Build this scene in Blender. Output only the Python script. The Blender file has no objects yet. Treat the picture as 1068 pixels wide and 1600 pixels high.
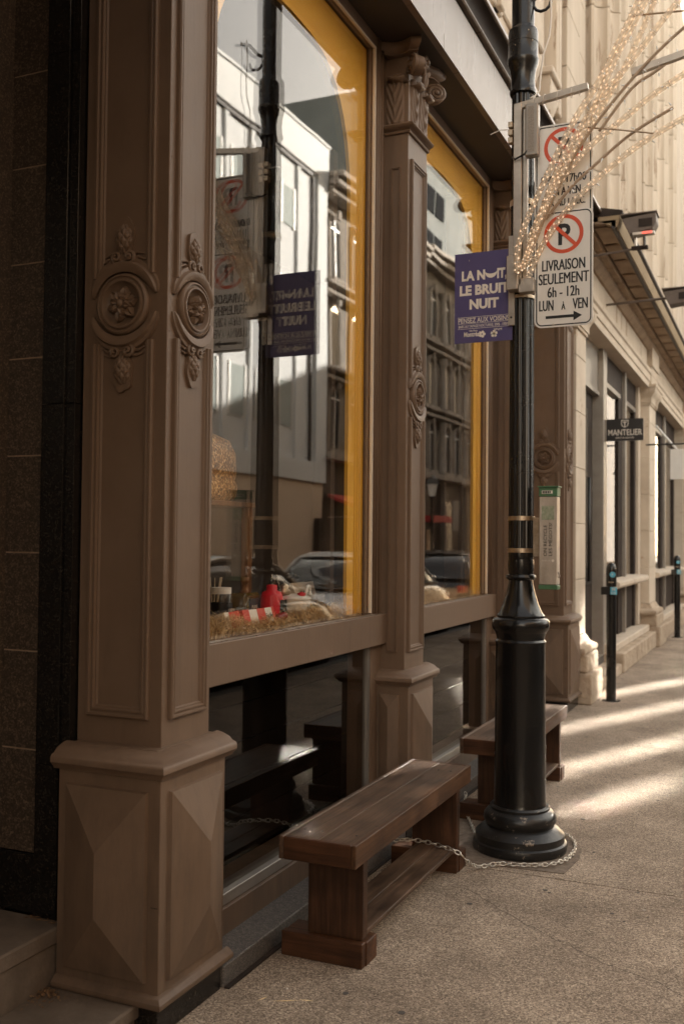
import bpy, bmesh, math, random
from mathutils import Vector, Matrix
from math import sin, cos, pi, radians, tan, atan2, sqrt

random.seed(7)
S = bpy.context.scene
COL = S.collection

# ------------------------------------------------------------------ camera
cd = bpy.data.cameras.new('camera')
cam = bpy.data.objects.new('camera', cd)
COL.objects.link(cam)
S.camera = cam
ya, ti, ro = radians(23.85), radians(1.607), radians(0.544)
F = Vector((-sin(ya)*cos(ti), cos(ya)*cos(ti), sin(ti)))
R0 = F.cross(Vector((0, 0, 1))).normalized()
U0 = R0.cross(F)
R = cos(ro)*R0 + sin(ro)*U0
U = -sin(ro)*R0 + cos(ro)*U0
M = Matrix((R, U, -F)).transposed().to_4x4()
M.translation = Vector((0, 0, 1.55))
cam.matrix_world = M
cd.sensor_fit = 'VERTICAL'
cd.sensor_height = 36
cd.sensor_width = 24
cd.lens = 34.875
cd.clip_start = 0.05
cd.clip_end = 2000
cd.dof.use_dof = True
cd.dof.focus_distance = 4.3
cd.dof.aperture_fstop = 3.2

# ------------------------------------------------------------------ sky and sun
SUN_EL, SUN_AZ = radians(16.6), radians(24)       # sun behind our own building, down the street
W = bpy.data.worlds.new('World')
S.world = W
W.use_nodes = True
nt = W.node_tree
bg = nt.nodes['Background']
sky = nt.nodes.new('ShaderNodeTexSky')
sky.sky_type = 'NISHITA'
sky.sun_disc = False
sky.sun_elevation = SUN_EL
sky.sun_rotation = -SUN_AZ
sky.dust_density = 1.0
tint = nt.nodes.new('ShaderNodeMix')
tint.data_type = 'RGBA'
tint.blend_type = 'MULTIPLY'
tint.inputs['Factor'].default_value = 1
hs = nt.nodes.new('ShaderNodeHueSaturation')
hs.inputs['Saturation'].default_value = 0.6
nt.links.new(sky.outputs[0], hs.inputs['Color'])
nt.links.new(hs.outputs[0], tint.inputs['A'])
tint.inputs['B'].default_value = (1.0, 0.80, 0.60, 1)
nt.links.new(tint.outputs['Result'], bg.inputs[0])
bg.inputs[1].default_value = 0.14
sd = bpy.data.lights.new('sun', 'SUN')
sd.energy = 5.0
sd.angle = radians(0.5)
sd.color = (1.0, 0.94, 0.85)
sun = bpy.data.objects.new('sun', sd)
COL.objects.link(sun)
sdir = Vector((-sin(SUN_AZ)*cos(SUN_EL), cos(SUN_AZ)*cos(SUN_EL), sin(SUN_EL)))
sun.rotation_euler = sdir.to_track_quat('Z', 'Y').to_euler()
sun.location = (0, 0, 40)
S.view_settings.view_transform = 'Standard'
S.view_settings.look = 'None'
S.view_settings.gamma = 1
S.view_settings.exposure = 2.65

# ------------------------------------------------------------------ renderer
S.render.engine = 'CYCLES'
cy = S.cycles
cy.use_denoising = True
cy.use_guiding = True              # finds the sunlight mirrored by the windows across the street
cy.use_surface_guiding = True
cy.use_volume_guiding = False
cy.guiding_training_samples = 128
cy.caustics_reflective = True
cy.blur_glossy = 0
cy.sample_clamp_indirect = 0
cy.max_bounces = 10
cy.diffuse_bounces = 5
cy.glossy_bounces = 5
cy.transparent_max_bounces = 24
cy.use_adaptive_sampling = False

# ------------------------------------------------------------------ materials
def L(c):
    return tuple(c) + (1,) if len(c) == 3 else tuple(c)

def nodes(name):
    m = bpy.data.materials.new(name)
    m.use_nodes = True
    t = m.node_tree
    return m, t, t.nodes['Principled BSDF']

def rough_mat(name, c1, c2, scale=8, rough=0.7, bump=0.2, bscale=60, metallic=0, detail=6, spec=0.5, stretch=(1, 1, 1), rvar=0.12, wear=None, coat=0, bdist=0.004, streak=None):
    m, t, b = nodes(name)
    N = t.nodes; Lk = t.links
    tc = N.new('ShaderNodeTexCoord')
    mp = N.new('ShaderNodeMapping')
    mp.inputs['Scale'].default_value = stretch
    Lk.new(tc.outputs['Object'], mp.inputs[0])
    n1 = N.new('ShaderNodeTexNoise')
    n1.inputs['Scale'].default_value = scale
    n1.inputs['Detail'].default_value = detail
    n1.inputs['Roughness'].default_value = 0.65
    Lk.new(mp.outputs[0], n1.inputs['Vector'])
    cr = N.new('ShaderNodeValToRGB')
    cr.color_ramp.elements[0].position = 0.32
    cr.color_ramp.elements[1].position = 0.68
    cr.color_ramp.elements[0].color = L(c1)
    cr.color_ramp.elements[1].color = L(c2)
    Lk.new(n1.outputs['Fac'], cr.inputs[0])
    col = cr.outputs[0]
    if wear:
        wc, wscale, wth = wear
        n3 = N.new('ShaderNodeTexNoise')
        n3.inputs['Scale'].default_value = wscale
        n3.inputs['Detail'].default_value = 10
        n3.inputs['Roughness'].default_value = 0.7
        Lk.new(mp.outputs[0], n3.inputs['Vector'])
        r3 = N.new('ShaderNodeValToRGB')
        r3.color_ramp.elements[0].position = wth
        r3.color_ramp.elements[1].position = wth + 0.04
        Lk.new(n3.outputs['Fac'], r3.inputs[0])
        mx = N.new('ShaderNodeMix'); mx.data_type = 'RGBA'
        Lk.new(r3.outputs[0], mx.inputs['Factor'])
        Lk.new(col, mx.inputs['A'])
        mx.inputs['B'].default_value = L(wc)
        col = mx.outputs['Result']
    Lk.new(col, b.inputs['Base Color'])
    b.inputs['Metallic'].default_value = metallic
    b.inputs['Specular IOR Level'].default_value = spec
    b.inputs['Coat Weight'].default_value = coat
    mr = N.new('ShaderNodeMapRange')
    mr.inputs['To Min'].default_value = max(0.02, rough - rvar)
    mr.inputs['To Max'].default_value = min(1, rough + rvar)
    Lk.new(n1.outputs['Fac'], mr.inputs['Value'])
    Lk.new(mr.outputs[0], b.inputs['Roughness'])
    if bump:
        n2 = N.new('ShaderNodeTexNoise')
        n2.inputs['Scale'].default_value = bscale
        n2.inputs['Detail'].default_value = 8
        Lk.new(mp.outputs[0], n2.inputs['Vector'])
        bp = N.new('ShaderNodeBump')
        bp.inputs['Strength'].default_value = bump
        bp.inputs['Distance'].default_value = bdist
        Lk.new(n2.outputs['Fac'], bp.inputs['Height'])
        Lk.new(bp.outputs[0], b.inputs['Normal'])
    return m

def flat_mat(name, c, rough=0.6, metallic=0, emit=None, es=0, spec=0.5):
    m, t, b = nodes(name)
    b.inputs['Base Color'].default_value = L(c)
    b.inputs['Roughness'].default_value = rough
    b.inputs['Metallic'].default_value = metallic
    b.inputs['Specular IOR Level'].default_value = spec
    if emit:
        b.inputs['Emission Color'].default_value = L(emit)
        b.inputs['Emission Strength'].default_value = es
    return m

def glass_mat(name, ior=1.6, tintc=(0.92, 0.9, 0.86), rough=0.0):
    m = bpy.data.materials.new(name)
    m.use_nodes = True
    t = m.node_tree
    for n in list(t.nodes):
        if n.type != 'OUTPUT_MATERIAL':
            t.nodes.remove(n)
    out = t.nodes['Material Output']
    fr = t.nodes.new('ShaderNodeFresnel')
    ge = t.nodes.new('ShaderNodeNewGeometry')
    mr = t.nodes.new('ShaderNodeMapRange')
    mr.inputs['To Min'].default_value = ior
    mr.inputs['To Max'].default_value = 1/ior
    t.links.new(ge.outputs['Backfacing'], mr.inputs['Value'])
    t.links.new(mr.outputs[0], fr.inputs['IOR'])
    tr = t.nodes.new('ShaderNodeBsdfTransparent')
    tr.inputs[0].default_value = L(tintc)
    gl = t.nodes.new('ShaderNodeBsdfGlossy')
    gl.inputs['Roughness'].default_value = rough
    gl.inputs['Color'].default_value = (0.97, 0.96, 0.94, 1)
    # faint waviness of float glass
    tc = t.nodes.new('ShaderNodeTexCoord')
    nz = t.nodes.new('ShaderNodeTexNoise')
    nz.inputs['Scale'].default_value = 1.3
    nz.inputs['Detail'].default_value = 1
    t.links.new(tc.outputs['Object'], nz.inputs['Vector'])
    bp = t.nodes.new('ShaderNodeBump')
    bp.inputs['Strength'].default_value = 0.6
    bp.inputs['Distance'].default_value = 0.0016
    t.links.new(nz.outputs['Fac'], bp.inputs['Height'])
    t.links.new(bp.outputs[0], gl.inputs['Normal'])
    mx = t.nodes.new('ShaderNodeMixShader')
    t.links.new(fr.outputs[0], mx.inputs[0])
    t.links.new(tr.outputs[0], mx.inputs[1])
    t.links.new(gl.outputs[0], mx.inputs[2])
    t.links.new(mx.outputs[0], out.inputs['Surface'])
    return m

def concrete_mat():
    m, t, b = nodes('exposed_aggregate_concrete')
    N = t.nodes; Lk = t.links
    tc = N.new('ShaderNodeTexCoord')
    v = N.new('ShaderNodeTexVoronoi'); v.inputs['Scale'].default_value = 195
    Lk.new(tc.outputs['Object'], v.inputs['Vector'])
    sep = N.new('ShaderNodeSeparateColor'); Lk.new(v.outputs['Color'], sep.inputs[0])
    cr = N.new('ShaderNodeValToRGB')
    e = cr.color_ramp.elements
    e[0].position = 0.0; e[0].color = (0.12, 0.09, 0.068, 1)
    e[1].position = 1.0; e[1].color = (0.60, 0.50, 0.40, 1)
    for p, c in ((0.3, (0.215, 0.17, 0.13, 1)), (0.6, (0.33, 0.265, 0.205, 1)), (0.88, (0.42, 0.345, 0.275, 1))):
        q = e.new(p); q.color = c
    Lk.new(sep.outputs[0], cr.inputs[0])
    n = N.new('ShaderNodeTexNoise'); n.inputs['Scale'].default_value = 1.7; n.inputs['Detail'].default_value = 9; n.inputs['Roughness'].default_value = 0.7
    Lk.new(tc.outputs['Object'], n.inputs['Vector'])
    r2 = N.new('ShaderNodeValToRGB')
    r2.color_ramp.elements[0].position = 0.33; r2.color_ramp.elements[0].color = (0.58, 0.53, 0.48, 1)
    r2.color_ramp.elements[1].position = 0.62; r2.color_ramp.elements[1].color = (1.12, 1.08, 1.03, 1)
    Lk.new(n.outputs['Fac'], r2.inputs[0])
    mx = N.new('ShaderNodeMix'); mx.data_type = 'RGBA'; mx.blend_type = 'MULTIPLY'; mx.inputs['Factor'].default_value = 1
    Lk.new(cr.outputs[0], mx.inputs['A']); Lk.new(r2.outputs[0], mx.inputs['B'])
    n3 = N.new('ShaderNodeTexNoise'); n3.inputs['Scale'].default_value = 9; n3.inputs['Detail'].default_value = 8
    Lk.new(tc.outputs['Object'], n3.inputs['Vector'])
    r3 = N.new('ShaderNodeValToRGB')
    r3.color_ramp.elements[0].position = 0.66; r3.color_ramp.elements[0].color = (1, 1, 1, 1)
    r3.color_ramp.elements[1].position = 0.74; r3.color_ramp.elements[1].color = (0.7, 0.66, 0.62, 1)
    Lk.new(n3.outputs['Fac'], r3.inputs[0])
    mx2 = N.new('ShaderNodeMix'); mx2.data_type = 'RGBA'; mx2.blend_type = 'MULTIPLY'; mx2.inputs['Factor'].default_value = 1
    Lk.new(mx.outputs['Result'], mx2.inputs['A']); Lk.new(r3.outputs[0], mx2.inputs['B'])
    Lk.new(mx2.outputs['Result'], b.inputs['Base Color'])
    b.inputs['Roughness'].default_value = 0.82
    bp = N.new('ShaderNodeBump'); bp.inputs['Strength'].default_value = 0.55; bp.inputs['Distance'].default_value = 0.003
    Lk.new(v.outputs['Distance'], bp.inputs['Height'])
    bp.invert = True
    Lk.new(bp.outputs[0], b.inputs['Normal'])
    return m

def granite_mat(name, dark, mid, light, scale=260, rough=0.35):
    m, t, b = nodes(name)
    N = t.nodes; Lk = t.links
    tc = N.new('ShaderNodeTexCoord')
    v = N.new('ShaderNodeTexVoronoi'); v.inputs['Scale'].default_value = scale
    Lk.new(tc.outputs['Object'], v.inputs['Vector'])
    sep = N.new('ShaderNodeSeparateColor'); Lk.new(v.outputs['Color'], sep.inputs[0])
    n = N.new('ShaderNodeTexNoise'); n.inputs['Scale'].default_value = 60; n.inputs['Detail'].default_value = 8
    Lk.new(tc.outputs['Object'], n.inputs['Vector'])
    ad = N.new('ShaderNodeMath'); ad.operation = 'ADD'
    Lk.new(sep.outputs[0], ad.inputs[0]); Lk.new(n.outputs['Fac'], ad.inputs[1])
    hf = N.new('ShaderNodeMath'); hf.operation = 'MULTIPLY'; hf.inputs[1].default_value = 0.5
    Lk.new(ad.outputs[0], hf.inputs[0])
    cr = N.new('ShaderNodeValToRGB')
    e = cr.color_ramp.elements
    e[0].position = 0.25; e[0].color = L(dark)
    e[1].position = 0.82; e[1].color = L(light)
    q = e.new(0.55); q.color = L(mid)
    Lk.new(hf.outputs[0], cr.inputs[0])
    Lk.new(cr.outputs[0], b.inputs['Base Color'])
    b.inputs['Roughness'].default_value = rough
    return m

def wood_mat(name, c1, c2, axis='Y', rough=0.5):
    m, t, b = nodes(name)
    N = t.nodes; Lk = t.links
    tc = N.new('ShaderNodeTexCoord'); mp = N.new('ShaderNodeMapping')
    sc = {'X': (0.9, 16, 16), 'Y': (16, 0.9, 16), 'Z': (16, 16, 0.9)}[axis]
    mp.inputs['Scale'].default_value = sc
    Lk.new(tc.outputs['Object'], mp.inputs[0])
    n = N.new('ShaderNodeTexNoise'); n.inputs['Scale'].default_value = 2.2; n.inputs['Detail'].default_value = 9; n.inputs['Roughness'].default_value = 0.65; n.inputs['Distortion'].default_value = 0.8
    Lk.new(mp.outputs[0], n.inputs['Vector'])
    cr = N.new('ShaderNodeValToRGB')
    cr.color_ramp.elements[0].position = 0.3; cr.color_ramp.elements[0].color = L(c1)
    cr.color_ramp.elements[1].position = 0.75; cr.color_ramp.elements[1].color = L(c2)
    Lk.new(n.outputs['Fac'], cr.inputs[0])
    n2 = N.new('ShaderNodeTexNoise'); n2.inputs['Scale'].default_value = 5; n2.inputs['Detail'].default_value = 6
    Lk.new(tc.outputs['Object'], n2.inputs['Vector'])
    r2 = N.new('ShaderNodeValToRGB')
    r2.color_ramp.elements[0].position = 0.3; r2.color_ramp.elements[0].color = (0.42, 0.38, 0.35, 1)
    r2.color_ramp.elements[1].position = 0.7; r2.color_ramp.elements[1].color = (1.35, 1.28, 1.2, 1)
    Lk.new(n2.outputs['Fac'], r2.inputs[0])
    mx = N.new('ShaderNodeMix'); mx.data_type = 'RGBA'; mx.blend_type = 'MULTIPLY'; mx.inputs['Factor'].default_value = 1
    Lk.new(cr.outputs[0], mx.inputs['A']); Lk.new(r2.outputs[0], mx.inputs['B'])
    # knots and worn pale scuffs
    v = N.new('ShaderNodeTexVoronoi'); v.inputs['Scale'].default_value = 5.5
    Lk.new(tc.outputs['Object'], v.inputs['Vector'])
    rk = N.new('ShaderNodeValToRGB')
    rk.color_ramp.elements[0].position = 0.03; rk.color_ramp.elements[0].color = (0.25, 0.2, 0.18, 1)
    rk.color_ramp.elements[1].position = 0.09; rk.color_ramp.elements[1].color = (1, 1, 1, 1)
    Lk.new(v.outputs['Distance'], rk.inputs[0])
    mx2 = N.new('ShaderNodeMix'); mx2.data_type = 'RGBA'; mx2.blend_type = 'MULTIPLY'; mx2.inputs['Factor'].default_value = 1
    Lk.new(mx.outputs['Result'], mx2.inputs['A']); Lk.new(rk.outputs[0], mx2.inputs['B'])
    Lk.new(mx2.outputs['Result'], b.inputs['Base Color'])
    mr = N.new('ShaderNodeMapRange'); mr.inputs['To Min'].default_value = rough-0.13; mr.inputs['To Max'].default_value = rough+0.15
    Lk.new(n2.outputs['Fac'], mr.inputs['Value']); Lk.new(mr.outputs[0], b.inputs['Roughness'])
    b.inputs['Specular IOR Level'].default_value = 0.3
    bp = N.new('ShaderNodeBump'); bp.inputs['Strength'].default_value = 0.6; bp.inputs['Distance'].default_value = 0.003
    Lk.new(n.outputs['Fac'], bp.inputs['Height']); Lk.new(bp.outputs[0], b.inputs['Normal'])
    return m

PAINT = rough_mat('taupe_paint', (0.145, 0.093, 0.060), (0.168, 0.109, 0.071), scale=5, spec=0.38, rough=0.52, bump=0.25, bscale=45, wear=((0.27, 0.2, 0.16), 55, 0.70), bdist=0.0015)
_t = PAINT.node_tree; _N = _t.nodes; _b = _N['Principled BSDF']
_src = _b.inputs['Base Color'].links[0].from_socket
_tc = _N.new('ShaderNodeTexCoord'); _sx = _N.new('ShaderNodeSeparateXYZ'); _t.links.new(_tc.outputs['Object'], _sx.inputs[0])
_mz = _N.new('ShaderNodeMapRange'); _mz.inputs['From Min'].default_value = 0.0; _mz.inputs['From Max'].default_value = 1.1
_mz.inputs['To Min'].default_value = 0.30; _mz.inputs['To Max'].default_value = 0.0
_t.links.new(_sx.outputs['Z'], _mz.inputs['Value'])
_mp = _N.new('ShaderNodeMapping'); _mp.inputs['Scale'].default_value = (9, 9, 1.6); _t.links.new(_tc.outputs['Object'], _mp.inputs[0])
_nz = _N.new('ShaderNodeTexNoise'); _nz.inputs['Scale'].default_value = 1.5; _nz.inputs['Detail'].default_value = 10; _nz.inputs['Roughness'].default_value = 0.7
_t.links.new(_mp.outputs[0], _nz.inputs['Vector'])
_ad = _N.new('ShaderNodeMath'); _ad.operation = 'ADD'; _t.links.new(_nz.outputs['Fac'], _ad.inputs[0]); _t.links.new(_mz.outputs[0], _ad.inputs[1])
_cr = _N.new('ShaderNodeValToRGB'); _cr.color_ramp.elements[0].position = 0.56; _cr.color_ramp.elements[1].position = 0.95
_t.links.new(_ad.outputs[0], _cr.inputs[0])
_mf = _N.new('ShaderNodeMath'); _mf.operation = 'MULTIPLY'; _mf.inputs[1].default_value = 0.75; _t.links.new(_cr.outputs[0], _mf.inputs[0])
_mx = _N.new('ShaderNodeMix'); _mx.data_type = 'RGBA'; _t.links.new(_mf.outputs[0], _mx.inputs['Factor'])
_t.links.new(_src, _mx.inputs['A']); _mx.inputs['B'].default_value = (0.075, 0.052, 0.036, 1)
_t.links.new(_mx.outputs['Result'], _b.inputs['Base Color'])
_n4 = _N.new('ShaderNodeTexNoise'); _n4.inputs['Scale'].default_value = 5; _n4.inputs['Detail'].default_value = 6
_mp2 = _N.new('ShaderNodeMapping'); _mp2.inputs['Scale'].default_value = (12, 12, 0.8); _t.links.new(_tc.outputs['Object'], _mp2.inputs[0]); _t.links.new(_mp2.outputs[0], _n4.inputs['Vector'])
_b4 = _N.new('ShaderNodeBump'); _b4.inputs['Strength'].default_value = 0.35; _b4.inputs['Distance'].default_value = 0.0015
_t.links.new(_n4.outputs['Fac'], _b4.inputs['Height']); _t.links.new(_b.inputs['Normal'].links[0].from_socket, _b4.inputs['Normal']); _t.links.new(_b4.outputs[0], _b.inputs['Normal'])
PAINT2 = rough_mat('taupe_paint_fascia', (0.150, 0.115, 0.090), (0.178, 0.139, 0.110), scale=3, rough=0.3, bump=0.12, bscale=30, stretch=(1, 6, 0.4), bdist=0.001)
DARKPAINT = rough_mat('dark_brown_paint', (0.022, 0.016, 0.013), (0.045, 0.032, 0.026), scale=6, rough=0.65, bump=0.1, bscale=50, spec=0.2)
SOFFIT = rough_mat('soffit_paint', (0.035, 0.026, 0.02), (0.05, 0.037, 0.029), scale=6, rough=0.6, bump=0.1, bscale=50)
CONC = concrete_mat()
ASPHALT = rough_mat('asphalt', (0.035, 0.032, 0.03), (0.065, 0.06, 0.055), scale=60, rough=0.85, bump=0.6, bscale=180)
PATCH = rough_mat('dark_mortar_patch', (0.06, 0.045, 0.035), (0.13, 0.1, 0.08), scale=14, rough=0.9, bump=0.8, bscale=120, bdist=0.006)
PATCHM = rough_mat('dark_pavement_patch', (0.09, 0.066, 0.048), (0.24, 0.185, 0.14), scale=22, rough=0.9, bump=0.8, bscale=150, bdist=0.004)
GRAN = granite_mat('brown_granite', (0.03, 0.021, 0.015), (0.055, 0.039, 0.027), (0.16, 0.115, 0.08), scale=190)
GRANB = granite_mat('black_granite', (0.003, 0.003, 0.003), (0.007, 0.006, 0.005), (0.03, 0.025, 0.02), scale=240, rough=0.22)
GRANL = granite_mat('grey_granite', (0.045, 0.04, 0.036), (0.1, 0.088, 0.078), (0.19, 0.165, 0.145), scale=300, rough=0.6)
STEPST = rough_mat('worn_step_stone', (0.09, 0.065, 0.045), (0.16, 0.12, 0.088), scale=7, rough=0.8, bump=0.5, bscale=70, wear=((0.17, 0.13, 0.1), 20, 0.66))
JOINT = rough_mat('mortar_joint', (0.24, 0.17, 0.11), (0.40, 0.29, 0.20), scale=20, rough=0.9, bump=0.2)
STONE = rough_mat('sandstone', (0.50, 0.415, 0.325), (0.61, 0.52, 0.42), scale=2.6, rough=0.85, bump=0.35, bscale=35, wear=((0.42, 0.31, 0.22), 4, 0.62), bdist=0.006)
STONE2 = rough_mat('sandstone_carved', (0.44, 0.36, 0.275), (0.58, 0.49, 0.39), scale=1.4, rough=0.85, bump=0.3, bscale=25, wear=((0.33, 0.245, 0.175), 3.0, 0.57), bdist=0.006, stretch=(1.6, 1.6, 0.2))
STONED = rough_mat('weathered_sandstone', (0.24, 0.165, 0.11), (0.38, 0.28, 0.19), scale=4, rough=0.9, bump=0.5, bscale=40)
STONEB = rough_mat('rough_base_stone', (0.32, 0.24, 0.17), (0.5, 0.4, 0.3), scale=6, rough=0.9, bump=1.0, bscale=22, bdist=0.02)
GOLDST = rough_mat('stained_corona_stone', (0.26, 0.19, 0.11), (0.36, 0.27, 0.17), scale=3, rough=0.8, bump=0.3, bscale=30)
BLACK = rough_mat('black_gloss_paint', (0.006, 0.006, 0.006), (0.011, 0.010, 0.009), scale=4, rough=0.26, bump=0.35, bscale=28, rvar=0.08, spec=0.4, coat=0.2, bdist=0.0012, wear=((0.03, 0.028, 0.025), 30, 0.74))
BLACKCH = rough_mat('chipped_black_paint', (0.008, 0.008, 0.008), (0.014, 0.013, 0.012), scale=5, rough=0.35, bump=0.6, bscale=30, rvar=0.1, bdist=0.003, wear=((0.26, 0.21, 0.16), 17, 0.60))
STEEL = rough_mat('galvanised_steel', (0.42, 0.37, 0.32), (0.55, 0.5, 0.44), scale=14, rough=0.42, bump=0.1, metallic=0.85)
STEELR = rough_mat('aged_steel_band', (0.40, 0.30, 0.20), (0.62, 0.52, 0.40), scale=30, rough=0.38, bump=0.1, metallic=0.9)
ALU = rough_mat('aluminium_frame', (0.30, 0.27, 0.24), (0.36, 0.33, 0.29), scale=9, rough=0.4, bump=0.05, metallic=0.6)
CREAM = flat_mat('cream_bead', (0.62, 0.52, 0.40), 0.45)
YELLOW = rough_mat('ochre_board', (0.80, 0.43, 0.028), (0.88, 0.49, 0.035), scale=2, rough=0.6, bump=0.08, bscale=25)
YELLOWD = rough_mat('ochre_jamb', (0.66, 0.35, 0.022), (0.74, 0.40, 0.028), scale=2, rough=0.6, bump=0.05)
SHOPGLASS = glass_mat('shop_glass', 1.64, tintc=(0.98, 0.97, 0.95))
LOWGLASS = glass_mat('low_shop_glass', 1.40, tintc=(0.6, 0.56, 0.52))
CLEARGLASS = glass_mat('clear_glass', 1.5)
TUBE = glass_mat('clear_plastic_tube', 1.45, tintc=(0.93, 0.88, 0.8), rough=0.15)
_t = TUBE.node_tree
_d = _t.nodes.new('ShaderNodeBsdfTranslucent'); _d.inputs[0].default_value = (0.88, 0.82, 0.75, 1)
_e = _t.nodes.new('ShaderNodeBsdfDiffuse'); _e.inputs[0].default_value = (0.86, 0.80, 0.72, 1)
_m1 = _t.nodes.new('ShaderNodeMixShader'); _m1.inputs[0].default_value = 0.5
_t.links.new(_d.outputs[0], _m1.inputs[1]); _t.links.new(_e.outputs[0], _m1.inputs[2])
_m2 = _t.nodes.new('ShaderNodeMixShader'); _m2.inputs[0].default_value = 0.33
_old = _t.nodes['Material Output'].inputs['Surface'].links[0].from_socket
_t.links.new(_old, _m2.inputs[1]); _t.links.new(_m1.outputs[0], _m2.inputs[2])
_t.links.new(_m2.outputs[0], _t.nodes['Material Output'].inputs['Surface'])
WOODT = wood_mat('stained_wood_top', (0.042, 0.024, 0.014), (0.150, 0.095, 0.064), 'Y', 0.55)
WOODR = wood_mat('stained_wood_rail', (0.035, 0.016, 0.007), (0.125, 0.062, 0.030), 'Y', 0.55)
WOODE = wood_mat('stained_wood_end', (0.032, 0.013, 0.006), (0.11, 0.048, 0.021), 'X', 0.5)
WOODL = wood_mat('stained_wood_leg', (0.022, 0.010, 0.005), (0.085, 0.040, 0.020), 'Z', 0.5)
WOODF = wood_mat('interior_wood', (0.10, 0.045, 0.018), (0.26, 0.13, 0.055), 'Z', 0.45)
CHAINM = rough_mat('zinc_chain', (0.55, 0.50, 0.44), (0.75, 0.70, 0.62), scale=20, rough=0.3, bump=0, metallic=0.9)
SIGNW = rough_mat('sign_white', (0.76, 0.73, 0.68), (0.82, 0.79, 0.74), scale=9, rough=0.35, bump=0)
SIGNBLACK = flat_mat('sign_black_print', (0.012, 0.011, 0.010), 0.45)
SIGNRED = rough_mat('sign_red_print', (0.60, 0.065, 0.022), (0.70, 0.10, 0.035), scale=8, rough=0.4, bump=0)
SIGNPURPLE = rough_mat('sign_purple', (0.070, 0.055, 0.160), (0.082, 0.065, 0.18), scale=7, rough=0.5, bump=0)
SIGNBACK = rough_mat('sign_back', (0.3, 0.27, 0.24), (0.38, 0.34, 0.3), scale=7, rough=0.5, bump=0, metallic=0.5)
PRINTW = flat_mat('white_print', (0.78, 0.72, 0.64), 0.5)
GREEN = rough_mat('green_box', (0.05, 0.13, 0.06), (0.08, 0.18, 0.09), scale=14, rough=0.45, bump=0)
BOXW = rough_mat('ash_box_front', (0.36, 0.30, 0.24), (0.62, 0.55, 0.47), scale=10, rough=0.35, bump=0, stretch=(1, 1, 0.5), metallic=0.2)
BLUEST = flat_mat('light_blue_sticker', (0.12, 0.45, 0.62), 0.4)
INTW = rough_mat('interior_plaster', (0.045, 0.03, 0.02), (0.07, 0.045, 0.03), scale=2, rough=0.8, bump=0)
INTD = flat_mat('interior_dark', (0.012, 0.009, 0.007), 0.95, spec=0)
STRAW = rough_mat('straw', (0.66, 0.43, 0.19), (0.90, 0.70, 0.42), scale=30, rough=0.6, bump=0)
SACK = granite_mat('granular_sack', (0.05, 0.018, 0.004), (0.45, 0.20, 0.05), (1.0, 0.75, 0.40), scale=110)
WHITEB = rough_mat('white_render_panels', (0.76, 0.78, 0.79), (0.82, 0.84, 0.85), scale=1.2, rough=0.9, bump=0.05, spec=0.05)
BEIGEB = rough_mat('white_wall_beige_shade', (0.72, 0.56, 0.42), (0.78, 0.62, 0.47), scale=1.0, rough=0.7, bump=0.05)  # beige puts the warm shade of the lower white wall into colour
GREYST = rough_mat('grey_limestone', (0.17, 0.15, 0.13), (0.28, 0.25, 0.215), scale=2, rough=0.9, spec=0.1, bump=0.4, bscale=12, bdist=0.02)
GREYST2 = rough_mat('grey_limestone_trim', (0.26, 0.23, 0.20), (0.36, 0.32, 0.28), scale=2, rough=0.9, spec=0.1, bump=0.3, bscale=14, bdist=0.02)
TALLB = rough_mat('pale_concrete', (0.20, 0.22, 0.225), (0.25, 0.27, 0.275), scale=0.6, rough=0.9, bump=0, spec=0)
WINPANE = flat_mat('window_pane_frosted', (0.46, 0.51, 0.50), 0.8, spec=0.05)
DARKPANE = flat_mat('dark_window_pane', (0.02, 0.02, 0.022), 0.12)
FARPANE = flat_mat('far_window_pane', (0.025, 0.027, 0.03), 0.9, spec=0)
MATTEPANE = flat_mat('matte_window_pane', (0.10, 0.10, 0.095), 0.9, spec=0)  # dull finish made up so the top row throws no sun glints
MIRPANE = flat_mat('coated_window_pane', (0.90, 0.87, 0.82), 0.022, metallic=1.0)
WHITEP = flat_mat('white_window_paint', (0.72, 0.70, 0.66), 0.5)
REDAWN = flat_mat('red_awning_cloth', (0.42, 0.03, 0.03), 0.7)
WARM = flat_mat('warm_bulb', (1, 0.7, 0.4), 0.4, emit=(1.0, 0.79, 0.58), es=0.22)
REDLED = flat_mat('red_led', (0.6, 0.1, 0.08), 0.4, emit=(1.0, 0.12, 0.08), es=0.25)
FLOODM = rough_mat('brown_metal_box', (0.10, 0.075, 0.06), (0.15, 0.115, 0.095), scale=10, rough=0.5, bump=0.05)
CABLE = flat_mat('white_cable', (0.78, 0.73, 0.66), 0.5)
RUBBER = flat_mat('tyre_rubber', (0.015, 0.015, 0.015), 0.8)
CARW = flat_mat('silver_car_paint', (0.55, 0.56, 0.57), 0.22, metallic=0.4)
CARD = flat_mat('dark_car_paint', (0.02, 0.022, 0.026), 0.12, metallic=0.2)
CARG = flat_mat('car_glass', (0.012, 0.013, 0.014), 0.04)
RIM = flat_mat('wheel_rim', (0.5, 0.5, 0.5), 0.3, metallic=0.9)
LEDGEL = rough_mat('light_flashing', (0.55, 0.53, 0.50), (0.62, 0.60, 0.57), scale=5, rough=0.4, bump=0)

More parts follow.
